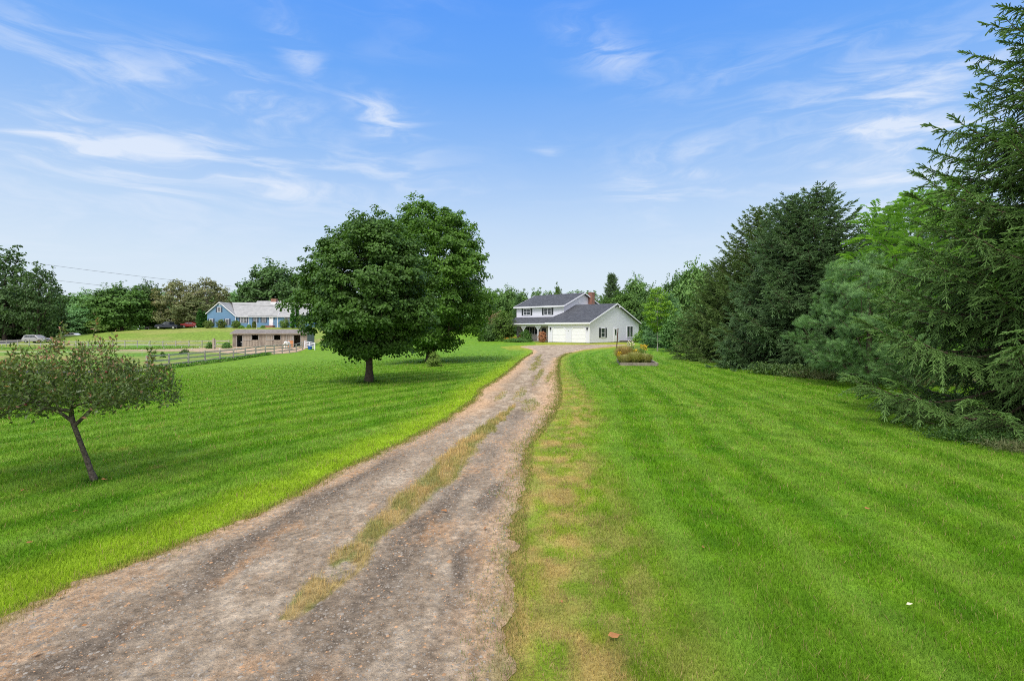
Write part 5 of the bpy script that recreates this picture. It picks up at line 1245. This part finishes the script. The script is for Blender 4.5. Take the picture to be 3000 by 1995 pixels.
# ------------------------------------------------------------------ the stable
def stable():
    Y0 = 90; X = lambda px: (px - 1500) * .06
    O = (X(790), Y0, -.92); H = empty('stable', O); tag(H, 'long low weathered board horse stable with brown roof', 'stable')
    x = lambda px: X(px) - O[0]; z = lambda py: CAMH - (py - HOR) * .06 - O[2]
    xl, xr, zt, D = x(681), x(900), z(977.5), 3.3
    Wm = M['barn']; K = M['darkroom']
    op = [(694.4, 709.8, 1017, 983, 'door'), (738.4, 757.2, 996, 981.5, 'win'), (803, 822.2, 996, 981.5, 'win'), (861.4, 880.4, 1014.5, 982, 'door')]
    mb = MB(); cur = xl
    for a, b, p0, p1, t in op:
        mb.box(cur, x(a), 0, .06, -.2, zt)
        mb.box(x(a), x(b), .0, .06, z(p1), zt)
        if t == 'win': mb.box(x(a), x(b), .0, .06, -.2, z(p0))
        else: mb.box(x(a), x(b), .0, .06, -.2, .02)
        cur = x(b)
    mb.box(cur, xr, 0, .06, -.2, zt); mb.build('front_wall', Wm, H)
    zr = 3.12
    for xx, nm in ((xl, 'end_wall'), (xr - .06, 'end_wall')):
        MB().prism([(xx, .062, -.2), (xx, D, -.2), (xx, D, zt), (xx, D / 2, zr - .12), (xx, .062, zt)], (.06, 0, 0)).build(nm, M['barn_side'], H)
    bw = MB().box(xl + .06, x(697), D - .06, D, -.2, zt).box(x(708), xr - .06, D - .06, D, -.2, zt).box(x(697), x(708), D - .06, D, -.2, 1.1).box(x(697), x(708), D - .06, D, 1.9, zt); bw.build('back_wall', Wm, H)
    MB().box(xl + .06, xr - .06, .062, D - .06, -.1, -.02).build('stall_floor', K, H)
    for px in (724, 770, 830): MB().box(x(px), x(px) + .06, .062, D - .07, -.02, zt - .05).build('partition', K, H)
    mb = MB(); za = z(976.5)
    roof_slab(mb, xl - .3, xr + .1, -.35, za, D / 2, zr, .05); roof_slab(mb, xl - .3, xr + .1, D + .3, za, D / 2, zr, .05); mb.build('roof', M['roof3'], H)
    MB().box(xl - .3, xr + .1, -.39, -.353, za - .12, za + .0).build('eave_board', M['tanwood'], H)
    def batten(mb, a, b, z0, z1):
        mb.box(a, b, -.05, -.002, z0, z1)
    for a, b, c in ((715.6, 736, 0), (780.7, 801.2, 0), (839, 858, 0)):
        m = MB(); batten(m, x(a), x(b), z(996), z(981.5)); sh = m.build('top_door', M['barn'], H)
        f = MB(); f.box(x(a) - .04, x(b) + .04, -.08, -.052, z(996) - .05, z(996) + .04).box(x(a) - .04, x(b) + .04, -.08, -.052, z(981.5) - .04, z(981.5) + .05).box(x(a) - .04, x(a) + .05, -.078, -.052, z(996) + .04, z(981.5) - .04).box(x(b) - .05, x(b) + .04, -.078, -.052, z(996) + .04, z(981.5) - .04); f.build('door_trim', M['fencewood'], sh)
    for a, b in ((738.4, 757.2), (803, 822.2)):
        m = MB(); z0, z1 = .05, z(998); m.box(x(a), x(b), -.04, -.003, z0, z1); sh = m.build('bottom_door', M['barn'], H)
        f = MB(); f.box(x(a), x(b), -.07, -.042, z1 - .1, z1).box(x(a), x(b), -.07, -.042, z0, z0 + .1)
        for s0, s1 in ((a, b), (b, a)): f.prism([(x(s0), -.073 if s0 < s1 else -.085, z0 + .1), (x(s0) + (.1 if s0 < s1 else -.1), -.073 if s0 < s1 else -.085, z0 + .1), (x(s1), -.073 if s0 < s1 else -.085, z1 - .1), (x(s1) + (-.1 if s0 < s1 else .1), -.073 if s0 < s1 else -.085, z1 - .1)], (0, .03 if s0 < s1 else .012, 0))
        f.build('cross_brace', M['tanwood'], sh)
    MB().box(x(843), x(859.5), -.045, -.003, .05, z(998)).build('bottom_door', M['orangewood'], H)
    m = MB()
    for a, b, p0, p1, t in op: m.box(x(a) - .08, x(a), -.04, -.003, z(p0), z(p1)).box(x(b), x(b) + .08, -.04, -.003, z(p0), z(p1))
    m.build('door_frame', M['fencewood'], H)
stable()

# ------------------------------------------------------------------ fences
def rail_fence(name, pts, n, hp, rails, label, pw=.12, skip=(), mat='fencewood', dz=0):
    (xa, ya), (xb, yb) = pts; root = empty(name, (xa, ya, tz(xa, ya))); tag(root, label, 'fence'); O = Vector(root.location)
    P = [Vector((xa + (xb - xa) * i / n, ya + (yb - ya) * i / n, 0)) for i in range(n + 1)]
    for p in P: p.z = tz(p.x, p.y)
    dirv = (P[1] - P[0]); dirv.z = 0; dirv.normalize(); nv = Vector((-dirv.y, dirv.x, 0))
    rg_ = random.Random(3)
    for i, p in enumerate(P):
        q = p - O; t = rg_.uniform(-.03, .03)
        MB().prism([(q.x - pw / 2, q.y - pw / 2, q.z - .2), (q.x + pw / 2, q.y - pw / 2, q.z - .2), (q.x + pw / 2, q.y + pw / 2, q.z - .2), (q.x - pw / 2, q.y + pw / 2, q.z - .2)], (t, t, hp + .2 + rg_.uniform(-.04, .04))).build('post', M[mat], root)
    for zr in rails:
        for i in range(n):
            if (i, zr) in skip: continue
            a, b = P[i] - O, P[i + 1] - O; off = nv * (pw / 2 + .022)
            j1, j2 = rg_.uniform(-.03, .03), rg_.uniform(-.03, .03)
            A, B = a + off + Vector((0, 0, zr + j1)), b + off + Vector((0, 0, zr + j2))
            w = Vector((0, 0, .062)); th = nv * .02
            MB().prism([A - w - th, A + w - th, A + w + th, A - w + th], tuple((B - A) * .997)).build('rail', M[mat], root)
    return root
rail_fence('paddock_fence', (FENCE_A, FENCE_B), 13, 1.35, (.38, .82, 1.24), 'grey three rail wooden fence running along the left lawn edge')
rail_fence('paddock_fence', ((-126, 103.5), (-49.5, 89.5)), 29, 1.3, (.55, 1.15), 'long two rail fence crossing behind the paddock to the stable', .11)
rail_fence('stall_gate', ((-35.9, 88.6), (-33.2, 86.2)), 2, 1.25, (.3, .6, .9, 1.18), 'white rail gate at the right end of the stable', .1, mat='white')
bk = empty('bucket', (at(908, 87), 87, tz(at(908, 87), 87))); tag(bk, 'blue plastic water tub by the white gate', 'bucket')
MB().tube([(0, 0, 0), (0, 0, .55)], [.3, .36], 14).build('tub', M['blueplastic'], bk); MB().tube([(0, 0, .55), (0, 0, .58)], [.38, .38], 14).build('rim', M['blueplastic'], bk)
gp = empty('gate_post', (at(626, 84), 84, tz(at(626, 84), 84))); tag(gp, 'pale square wooden post standing alone left of the stable', 'post')
MB().box(-.13, .13, -.13, .13, 0, 1.75).build('post', M['tanwood'], gp); MB().box(-.15, .15, -.15, .15, 1.75, 1.79).build('cap', M['tanwood'], gp)
# electric fence posts with white caps
ep = None; rr_ = random.Random(2)
for (u, v, Y) in [(150,275,92),(183,310,80),(378,290,88),(345,265,95),(568,330,74),(345,335,73),(665,285,90),(697,345,66),(795,330,72),(985,310,78),(1045,350,66),(1258,345,66),(1315,262,84),(1553,308,78),(1018,288,86),(548,255,94),(70,360,66),(1312,340,70)]:
    px, pyt = 400 + u * .23325, 940 + v * .23325; x = at(px, Y); g = tz(x, Y); h = min(1.4, max(.75, zof(pyt, Y) - g))
    lb = 'thin electric fence post with white cap, %s' % rr_.choice(['x'])
    if ep is None:
        ep = empty('electric_fence_post', (x, Y, g)); ep.scale = (1, 1, h)
        MB().tube([(0, 0, 0), (0, 0, 1)], .016, 6).build('rod', M['metal'], ep); MB().tube([(0, 0, .93), (0, 0, 1.03)], .055, 8).build('insulator_cap', M['whiteplastic'], ep); o = ep
    else: o = dup(ep, (x, Y, g), 0, (1, 1, h))
    tag(o, 'thin electric fence post with white cap in the paddock', 'post', 'white capped electric fence posts in the paddock')
for (px, pyt, Y) in [(5, 1012, 88), (149, 1013, 88), (61, 1048, 58), (286, 1018, 80)]:
    x = at(px, Y); g = tz(x, Y); o = dup(ep, (x, Y, g), 0, (1, 1, min(1.5, max(.8, zof(pyt, Y) - g)))); tag(o, 'thin electric fence post with white cap in the paddock', 'post', 'white capped electric fence posts in the paddock')
def wire(name, pts, r, label, cat='wire', mat='whiteplastic'):
    o = MB().tube(pts, r, 4).build(name, M[mat]); tag(o, label, cat)
wp = lambda px, Y, h: (at(px, Y), Y, tz(at(px, Y), Y) + h)
wire('fence_tape', [wp(-60, 88, .95), wp(5, 88, .95), wp(149, 88, .95), wp(286, 80, 1.0), wp(443, 80, .9)], .012, 'white electric tape strung across the far side of the paddock')
wire('fence_tape', [wp(-100, 58, 1.0), wp(61, 58, 1.1), wp(330, 60, 1.0), wp(430, 62, .9)], .010, 'white electric tape nearest the paved track')
# overhead cables
def cable(p0, p1, sag, label):
    pts = []
    for i in range(25):
        t = i / 24; pts.append((p0[0] + (p1[0] - p0[0]) * t, p0[1] + (p1[1] - p0[1]) * t, p0[2] + (p1[2] - p0[2]) * t - sag * 4 * t * (1 - t)))
    wire('power_line', pts, .022, label, 'cable', 'black')
for (y0, y1, lb) in [(748, 868, 'uppermost thin overhead cable above the left trees'), (792, 884, 'thicker middle overhead cable above the round field maple'), (828, 902, 'lowest thin overhead cable passing the blue house roof')]:
    cable((at(-60, 105), 105, zof(y0, 105)), (at(1000, 100), 100, zof(y1, 100)), 1.0 if y0 > 760 else .6, lb)

# weeds along the fence foot, plants in the paddock
weeds('fence_weeds', [FENCE_A, (-32.6, 60), (-34, 72)], 'rank green weeds along the foot of the near fence', 4500, .16, M['bgleaf'], 66, .36, (1.4, 1.8, .8), wd=.4)
weeds('paddock_weeds', [(-95, 92), (-75, 88), (-62, 86), (-55, 88)], 'scattered green weeds beside the far paddock fence', 5000, .18, M['bgleaf'], 67, .4, (1.3, 1.6, .7), wd=4)
shrub('weed_clump', 71, at(615, 86), 86, .7, 1.1, 'leafy weed clump left of the lone gate post', M['bgleaf'], 20, 60, .18, (.8, 1.1, .7))
shrub('weed_clump', 72, at(664, 87), 87, .8, 1.0, 'leafy weed clump by the left end of the stable', M['bgleaf'], 20, 60, .18, (.8, 1.1, .7))
shrub('weed_clump', 73, at(541, 74), 74, .6, .55, 'dark low weed clump in the bare paddock strip', M['bgleaf'], 14, 50, .15, (.6, .7, .5))
shrub('weed_clump', 74, at(476, 66), 66, .3, .75, 'upright weed left of the white capped posts', M['bgleaf'], 12, 40, .14, (.8, 1.0, .5))

# ------------------------------------------------------------------ vehicles (nose toward +x)
def wheel(root, x, y, r, w=.22):
    t = MB().tube([(x, y - w / 2, r), (x, y + w / 2, r)], r, 20).build('wheel', M['rubber'], root)
    s = 1 if y > 0 else -1
    MB().tube([(x, y + s * (w / 2 - .02), r), (x, y + s * (w / 2 + .012), r)], r * .62, 14).build('rim', M['metal'], t)
def car(name, prof, glass, L, W, paint, wheels, r, loc, rz, label, cat, cab=None, extra=None):
    root = empty(name, loc, rz); tag(root, label, cat)
    b = MB(); hw = W / 2
    # body: side profile lofted with tumblehome
    n = len(prof); secs = []
    for (t, inset) in ((-1, .10), (-.93, .0), (.93, .0), (1, .10)):
        secs.append([(x, t * hw * (1 - max(0, z - .95) * .22), max(z - (inset * .4 if z > .5 else -inset * .3), .2)) for (x, z) in prof])
    for s_ in secs: b.v += s_
    for k in range(3):
        for i in range(n):
            j = (i + 1) % n; b.f.append((k * n + i, k * n + j, (k + 1) * n + j, (k + 1) * n + i))
    b.f.append(tuple(range(n - 1, -1, -1))); b.f.append(tuple(3 * n + i for i in range(n)))
    b.build('body', M[paint], root, .03)
    for s in (-1, 1):
        for g in glass:
            yy = [s * (hw * (1 - max(0, z - .95) * .22) + .004) for (x, z) in g]
            MB().prism([(x, yy[i], z) for i, (x, z) in enumerate(g)], (0, s * .012, 0)).build('side_window', M['carglass'], root)
        wh_ = [wheel(root, x, s * (hw - .10), r) for x in wheels]
        MB().box(L / 2 - .16, L / 2 + .01, s * hw * .62 - .16, s * hw * .62 + .16, .66, .82).build('headlight', M['lampglass'], root, .02)
        MB().box(cab, cab + .14, s * (hw + .02) if s > 0 else -(hw + .2), (hw + .2) if s > 0 else -(hw + .02), .98, 1.12).build('mirror', M[paint], root, .02)
    MB().box(L / 2 - .01, L / 2 + .015, -hw * .45, hw * .45, .5, .74).build('grille', M['black'], root)
    return root
suv = [(-2.35, .3), (-2.4, .75), (-2.3, 1.0), (-2.0, 1.52), (-1.5, 1.66), (.1, 1.64), (.5, 1.5), (1.15, 1.08), (2.15, .92), (2.36, .7), (2.38, .32)]
suvg = [[(-1.95, 1.08), (-1.72, 1.5), (-1.15, 1.55), (-1.1, 1.08)], [(-1.04, 1.08), (-1.04, 1.55), (-.12, 1.55), (-.12, 1.08)], [(-.05, 1.08), (-.05, 1.55), (.35, 1.45), (.92, 1.08)]]
Y = 105.2
car('silver_suv', suv, suvg, 4.75, 1.88, 'silver', (-1.45, 1.45), .36, (at(108, Y), Y, tz(at(108, Y), Y) + .07), R(-4), 'silver grey suv driving on the road behind the far fence', 'car', .75)
sedan = [(-2.3, .3), (-2.35, .85), (-2.2, .98), (-1.5, 1.05), (-.9, 1.4), (.3, 1.42), (1.0, 1.02), (2.1, .84), (2.3, .6), (2.3, .32)]
sedg = [[(-1.25, 1.04), (-.85, 1.33), (-.3, 1.35), (-.3, 1.02)], [(-.22, 1.02), (-.22, 1.35), (.25, 1.34), (.75, 1.02)]]
Y = 133
car('white_car', sedan, sedg, 4.6, 1.8, 'whitepaint', (-1.4, 1.4), .33, (at(212, Y), Y, zof(976, Y) - 1.42), R(184), 'white car half hidden by the field crest at left', 'car', .6)
Y = 124
pick = [(-2.9, .4), (-2.92, 1.0), (-.95, 1.02), (-.8, 1.75), (.5, 1.78), (1.15, 1.2), (2.6, 1.1), (2.85, .85), (2.87, .42)]
pg = [[(-.72, 1.2), (-.66, 1.66), (-.05, 1.68), (-.05, 1.2)], [(.02, 1.2), (.02, 1.68), (.42, 1.66), (.9, 1.2)]]
car('black_pickup', pick, pg, 5.75, 1.95, 'blackpaint', (-1.9, 1.85), .4, (at(494, Y), Y, tz(at(494, Y), Y) + .02), R(176), 'black pickup truck parked under the brownish trees', 'truck', .7)
Y = 128
car('red_car', sedan, sedg, 4.6, 1.8, 'redpaint', (-1.4, 1.4), .33, (at(562, Y), Y, tz(at(562, Y), Y) + .05), R(5), 'dark red car parked right of the black pickup', 'car', .6)
Y = 126
gr = empty('wheelbarrow', (at(433, Y), Y, tz(at(433, Y), Y))); tag(gr, 'small black wheelbarrow under the dark tree left of the pickup', 'wheelbarrow')
MB().prism([(-.7, -.35, .55), (.7, -.35, .8), (.5, -.35, .35), (-.4, -.35, .3)], (0, .7, 0)).build('tray', M['black'], gr)
MB().tube([(-.6, -.04, .2), (-.6, .04, .2)], .2, 12).build('wheel', M['rubber'], gr)
MB().tube([(-.6, 0, .2), (.9, .3, .65)], .025, 5).tube([(-.6, 0, .2), (.9, -.3, .65)], .025, 5).tube([(.3, .25, .4), (.35, .25, 0)], .02, 5).tube([(.3, -.25, .4), (.35, -.25, 0)], .02, 5).build('frame', M['metal'], gr)

# ------------------------------------------------------------------ the horse, seen from behind, head lowered
def horse():
    Y = 85.0; x0 = at(838.5, Y); root = empty('horse', (x0, Y, tz(x0, Y)), R(4)); tag(root, 'white horse seen from behind grazing beside the stable', 'horse')
    # +y is forward (away from the viewer); closed tapering volumes fused into one skin by a voxel remesh
    m_ = MB()
    m_.tube([(0, -.52, 1.2), (0, -.45, 1.2), (0, -.25, 1.2), (0, .05, 1.18), (0, .4, 1.12), (0, .75, 1.12), (0, 1.02, 1.16), (0, 1.2, 1.16), (0, 1.26, 1.14)], [.06, .2, .31, .32, .34, .33, .28, .2, .08], 18)
    m_.tube([(0, -.35, 1.3), (0, 0, 1.34), (0, .5, 1.28), (0, 1.0, 1.36), (0, 1.2, 1.3)], [.08, .16, .15, .13, .08], 12)
    m_.tube([(0, 1.0, 1.22), (0, 1.3, 1.15), (.01, 1.52, .92), (.02, 1.7, .68), (.03, 1.8, .56)], [.24, .2, .155, .125, .11], 14)
    m_.tube([(.03, 1.76, .68), (.03, 1.83, .55), (.03, 1.84, .38), (.03, 1.82, .22), (.03, 1.8, .13)], [.08, .12, .095, .07, .045], 12)
    for s_ in (-1, 1):
        m_.tube([(s_ * .14, -.2, 1.25), (s_ * .18, -.25, 1.0), (s_ * .18, -.14, .76), (s_ * .17, -.24, .6), (s_ * .16, -.33, .49), (s_ * .16, -.3, .3), (s_ * .16, -.29, .18), (s_ * .16, -.25, .07)], [.14, .19, .135, .09, .072, .055, .055, .055], 12)
        m_.tube([(s_ * .15, .98, 1.15), (s_ * .16, .98, .9), (s_ * .15, 1.02, .68), (s_ * .15, 1.05, .48), (s_ * .15, 1.05, .3), (s_ * .15, 1.05, .17), (s_ * .15, 1.09, .07)], [.13, .13, .085, .07, .055, .055, .055], 12)
    o = m_.build('body', M['horse'], root, smooth=True)
    md = o.modifiers.new('fuse', 'REMESH'); md.mode = 'VOXEL'; md.voxel_size = .02; md.use_smooth_shade = True
    md = o.modifiers.new('soften', 'SMOOTH'); md.factor = .5; md.iterations = 3
    MB().tube([(0, -.5, 1.3), (0, -.62, 1.15), (0, -.62, .8), (.01, -.58, .5)], [.05, .08, .08, .03], 8).build('tail', M['horse'], root, smooth=True)
    MB().tube([(0, 1.2, 1.45), (0, 1.5, 1.2), (.02, 1.75, .85), (.03, 1.88, .66)], [.04, .06, .05, .03], 6).build('mane', M['horse'], root, smooth=True)
    for s_ in (-1, 1):
        MB().tube([(.03 + s_ * .08, 1.84, .72), (.03 + s_ * .12, 1.9, .86)], [.04, .01], 6).build('ear', M['horse'], root)
        for yy in (-.24, 1.1): MB().tube([(s_ * .16, yy, 0), (s_ * .16, yy, .08)], [.065, .05], 8).build('hoof', M['hoof'], root)
horse()

# ------------------------------------------------------------------ fallen leaves
def dead_leaf(x, y, s, rz, label, group=None):
    v = [(-1, 0, .05), (-.5, .45, .25), (.2, .5, .12), (.9, .1, .3), (.3, -.45, .2), (-.5, -.4, .1)]
    mb = MB(); mb.poly([(a * s, b * s, c * s) for a, b, c in v]); mb.tube([(.9 * s, .1 * s, .3 * s), (1.4 * s, .12 * s, .25 * s)], s * .03, 4)
    o = mb.build('fallen_leaf', M['deadleaf']); o.location = (x, y, tz(x, y) + .035); o.rotation_euler = (.3, .25, rz); tag(o, label, 'leaf', group)
dead_leaf(.72, 3.62, .05, .3, 'curled orange brown leaf lying in the grass near the bottom')
pl = MB().poly([(-.025, 0, .005), (-.005, .012, .015), (.025, .008, .01), (.02, -.01, .015), (-.01, -.012, .005)]).build('fallen_leaf', M['cream_flower']); pl.location = (3.12, 4.02, .04); tag(pl, 'pale cream scrap of leaf lying on the lower right lawn', 'leaf')
for i_, (lx, ly) in enumerate([(4.3, 6.2), (1.9, 5.1), (5.8, 8.3), (-5.2, 6.1), (-6.6, 6.9), (-5.9, 7.4), (-4.9, 5.2)]): dead_leaf(lx, ly, .035, i_ * 1.3, 'brown fallen leaf lying on the mown lawn', 'brown leaves scattered on the lawn')
rg = np.random.default_rng(14)
for i in range(26):
    y = 3.4 * (12 / 3.4) ** rg.random(); x = xL(y) + (xR(y) - xL(y)) * rg.random() * 1.25
    dead_leaf(x, y, .012 + .012 * rg.random() + y * .001, rg.random() * 6, 'small dry brown leaf lying on the drive or its margin', 'small dry leaves scattered on the drive')

# ------------------------------------------------------------------ light, sky, camera
SUN_AZ, SUN_EL = R(199), R(56)     # compass style azimuth from +y clockwise: the sun stands behind the left shoulder
sd = Vector((math.sin(SUN_AZ) * math.cos(SUN_EL), math.cos(SUN_AZ) * math.cos(SUN_EL), math.sin(SUN_EL)))
sl = bpy.data.lights.new('sun', 'SUN'); sl.energy = 3.0; sl.angle = R(18); sl.color = (1, .975, .93)
so = bpy.data.objects.new('sun', sl); COL.objects.link(so); so.rotation_euler = (-sd).to_track_quat('-Z', 'Y').to_euler(); so.location = (0, 0, 60)
W = bpy.data.worlds.new('World'); SC.world = W; W.use_nodes = True; nt = W.node_tree; nt.nodes.clear(); L = nt.links
out = N(nt, 'ShaderNodeOutputWorld'); bg = N(nt, 'ShaderNodeBackground'); bg.inputs[1].default_value = .1; L.new(bg.outputs[0], out.inputs[0])
sky = N(nt, 'ShaderNodeTexSky', sky_type='NISHITA'); sky.sun_disc = False; sky.sun_elevation = SUN_EL; sky.sun_rotation = SUN_AZ; sky.air_density = 1.0; sky.dust_density = 1.0
tc = N(nt, 'ShaderNodeTexCoord'); sx = N(nt, 'ShaderNodeSeparateXYZ'); L.new(tc.outputs['Generated'], sx.inputs[0])
def mth(op, a, b=None, c=None):
    n = N(nt, 'ShaderNodeMath', operation=op)
    for i, v in enumerate((a, b, c)):
        if v is None: continue
        if isinstance(v, (int, float)): n.inputs[i].default_value = v
        else: L.new(v, n.inputs[i])
    return n.outputs[0]
el = mth('ARCSINE', sx.outputs[2]); az = mth('ARCTAN2', sx.outputs[0], sx.outputs[1])
eld = mth('MULTIPLY', el, 180 / math.pi); azd = mth('MULTIPLY', az, 180 / math.pi)
mr = N(nt, 'ShaderNodeMapRange'); mr.inputs[1].default_value = 0; mr.inputs[2].default_value = 90; L.new(eld, mr.inputs[0])
cr = N(nt, 'ShaderNodeValToRGB'); L.new(mr.outputs[0], cr.inputs[0]); e = cr.color_ramp.elements
stops = [(0, (.80, .88, .95)), (7, (.69, .82, .96)), (12, (.54, .72, .97)), (19, (.30, .54, .97)), (26, (.16, .42, .98)), (34, (.10, .345, 1.0)), (42, (.16, .38, .92)), (56, (1.05, 1.08, 1.13)), (90, (1.5, 1.48, 1.45))]  # highest stops: white overhead sky added out of view for neutral ambient light
e[0].position = 0; e[0].color = (*stops[0][1], 1); e[1].position = 1; e[1].color = (*stops[-1][1], 1)
for d_, c in stops[1:-1]:
    x = e.new(d_ / 90); x.color = (*c, 1)
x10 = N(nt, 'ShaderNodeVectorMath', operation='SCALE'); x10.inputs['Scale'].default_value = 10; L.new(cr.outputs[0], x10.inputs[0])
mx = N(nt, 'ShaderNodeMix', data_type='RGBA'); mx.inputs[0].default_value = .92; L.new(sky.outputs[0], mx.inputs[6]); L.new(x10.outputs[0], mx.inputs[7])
# added: unseen sky behind the viewer whitened to brighten and neutralise the light
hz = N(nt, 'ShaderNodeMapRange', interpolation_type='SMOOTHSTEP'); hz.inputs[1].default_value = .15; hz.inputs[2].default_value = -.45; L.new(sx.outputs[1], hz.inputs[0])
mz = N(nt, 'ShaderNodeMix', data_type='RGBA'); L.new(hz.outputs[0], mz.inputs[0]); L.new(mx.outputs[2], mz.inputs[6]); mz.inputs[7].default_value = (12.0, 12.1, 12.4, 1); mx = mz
# cirrus: streaky noise on a cloud plane, gathered in a few regions of the sky
zz = mth('ADD', mth('MAXIMUM', sx.outputs[2], 0), .12)
cu, cv = mth('DIVIDE', sx.outputs[0], zz), mth('DIVIDE', sx.outputs[1], zz)
cb = N(nt, 'ShaderNodeCombineXYZ'); L.new(mth('MULTIPLY', azd, .055), cb.inputs[0]); L.new(mth('MULTIPLY', eld, .055), cb.inputs[1])
mp = N(nt, 'ShaderNodeMapping'); mp.inputs['Rotation'].default_value = (0, 0, R(17)); mp.inputs['Scale'].default_value = (.62, 2.6, 1); L.new(cb.outputs[0], mp.inputs[0])
wrp = N(nt, 'ShaderNodeTexNoise'); wrp.inputs['Scale'].default_value = 1.3; wrp.inputs['Detail'].default_value = 3; L.new(mp.outputs[0], wrp.inputs['Vector'])
wv = N(nt, 'ShaderNodeVectorMath', operation='MULTIPLY_ADD'); wv.inputs[1].default_value = (.8, 1.5, 0); L.new(wrp.outputs[1], wv.inputs[0]); L.new(mp.outputs[0], wv.inputs[2])
n1 = N(nt, 'ShaderNodeTexNoise'); n1.inputs['Scale'].default_value = 3.0; n1.inputs['Detail'].default_value = 10; n1.inputs['Roughness'].default_value = .6; L.new(wv.outputs[0], n1.inputs['Vector'])
n2 = N(nt, 'ShaderNodeTexNoise'); n2.inputs['Scale'].default_value = .5; n2.inputs['Detail'].default_value = 3; L.new(mp.outputs[0], n2.inputs['Vector'])
def srange(v, a, b, c=0., d=1.):
    m = N(nt, 'ShaderNodeMapRange', interpolation_type='SMOOTHSTEP'); m.inputs[1].default_value = a; m.inputs[2].default_value = b; m.inputs[3].default_value = c; m.inputs[4].default_value = d; L.new(v, m.inputs[0]); return m.outputs[0]
acc = None
def dirpx(px, py):
    dx, dy, dz = (px - 1500) / F, 1, (HOR - py) / F; l = math.sqrt(dx * dx + dy * dy + dz * dz); return math.degrees(math.atan2(dx, dy)), math.degrees(math.asin(dz / l))
for (px, py, wa, we, rot, amp) in [(720, 275, 6, 2.0, -12, 1.0), (430, 240, 13, 2.6, -8, .55), (1115, 335, 3.2, 1.8, -35, .8), (880, 160, 1.6, 3.2, 40, .5), (620, 415, 9, 1.3, -14, .8), (240, 420, 7, 1.9, -18, 1.0), (600, 480, 16, 2.0, -10, .85),
    (2700, 400, 9, 5.2, 8, 1.15), (2560, 420, 7, 4.5, 0, .8), (2760, 520, 9, 4, 0, .8), (735, 290, 5, 2.2, -20, .9), (1120, 345, 4, 2.2, -30, .8), (260, 415, 8, 2.4, -18, .9), (2030, 510, 3, .6, -10, .7), (1770, 150, 4.5, 2.2, -30, .5), (1960, 450, 5, 1.4, 8, .7), (1900, 560, 5, 2.0, -25, .65), (2120, 545, 5, 1.0, 0, .5), (100, 300, 9, 3, 0, .4), (1100, 500, 12, 1.8, -8, .45), (1615, 450, 1.6, .5, -10, .6)]:
    a0, e0 = dirpx(px, py); c_, s_ = math.cos(R(rot)), math.sin(R(rot))
    da = mth('MULTIPLY', mth('SUBTRACT', azd, a0), math.cos(R(e0))); de = mth('SUBTRACT', eld, e0)
    u = mth('DIVIDE', mth('ADD', mth('MULTIPLY', da, c_), mth('MULTIPLY', de, s_)), wa); v = mth('DIVIDE', mth('SUBTRACT', mth('MULTIPLY', de, c_), mth('MULTIPLY', da, s_)), we)
    g = mth('MULTIPLY', mth('EXPONENT', mth('MULTIPLY', mth('ADD', mth('MULTIPLY', u, u), mth('MULTIPLY', v, v)), -1.)), amp)
    acc = g if acc is None else mth('MAXIMUM', acc, g)
streak = srange(n1.outputs[0], .40, .70)
cl = mth('MULTIPLY', acc, mth('MULTIPLY_ADD', streak, .95, .05))
thin = mth('MULTIPLY', mth('MULTIPLY', srange(n2.outputs[0], .42, .7), srange(n1.outputs[0], .38, .7)), .38)
cl = mth('MINIMUM', mth('ADD', cl, thin), .8)
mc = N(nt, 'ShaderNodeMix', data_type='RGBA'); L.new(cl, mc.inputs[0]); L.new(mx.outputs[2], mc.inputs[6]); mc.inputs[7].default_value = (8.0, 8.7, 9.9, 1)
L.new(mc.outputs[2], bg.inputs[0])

cam = bpy.data.cameras.new('camera'); co = bpy.data.objects.new('camera', cam); COL.objects.link(co); SC.camera = co
co.location = (0, 0, CAMH); co.rotation_euler = (R(90), 0, 0); cam.sensor_width = 36; cam.lens = 18.0; cam.shift_y = -(997.5 - HOR) / 3000
cam.clip_end = 6000; cam.clip_start = .05
SC.view_settings.view_transform = 'Standard'; SC.view_settings.look = 'None'; SC.view_settings.exposure = 0
SC.render.engine = 'CYCLES'; SC.cycles.use_denoising = False; SC.cycles.denoiser = 'OPENIMAGEDENOISE'; SC.cycles.denoising_input_passes = 'RGB_ALBEDO_NORMAL'; SC.cycles.max_bounces = 5; SC.cycles.diffuse_bounces = 3; SC.cycles.transmission_bounces = 3; SC.cycles.glossy_bounces = 2
SC.cycles.sample_clamp_indirect = 6; SC.cycles.pixel_filter_type = 'BLACKMAN_HARRIS'; SC.cycles.filter_width = 1.0
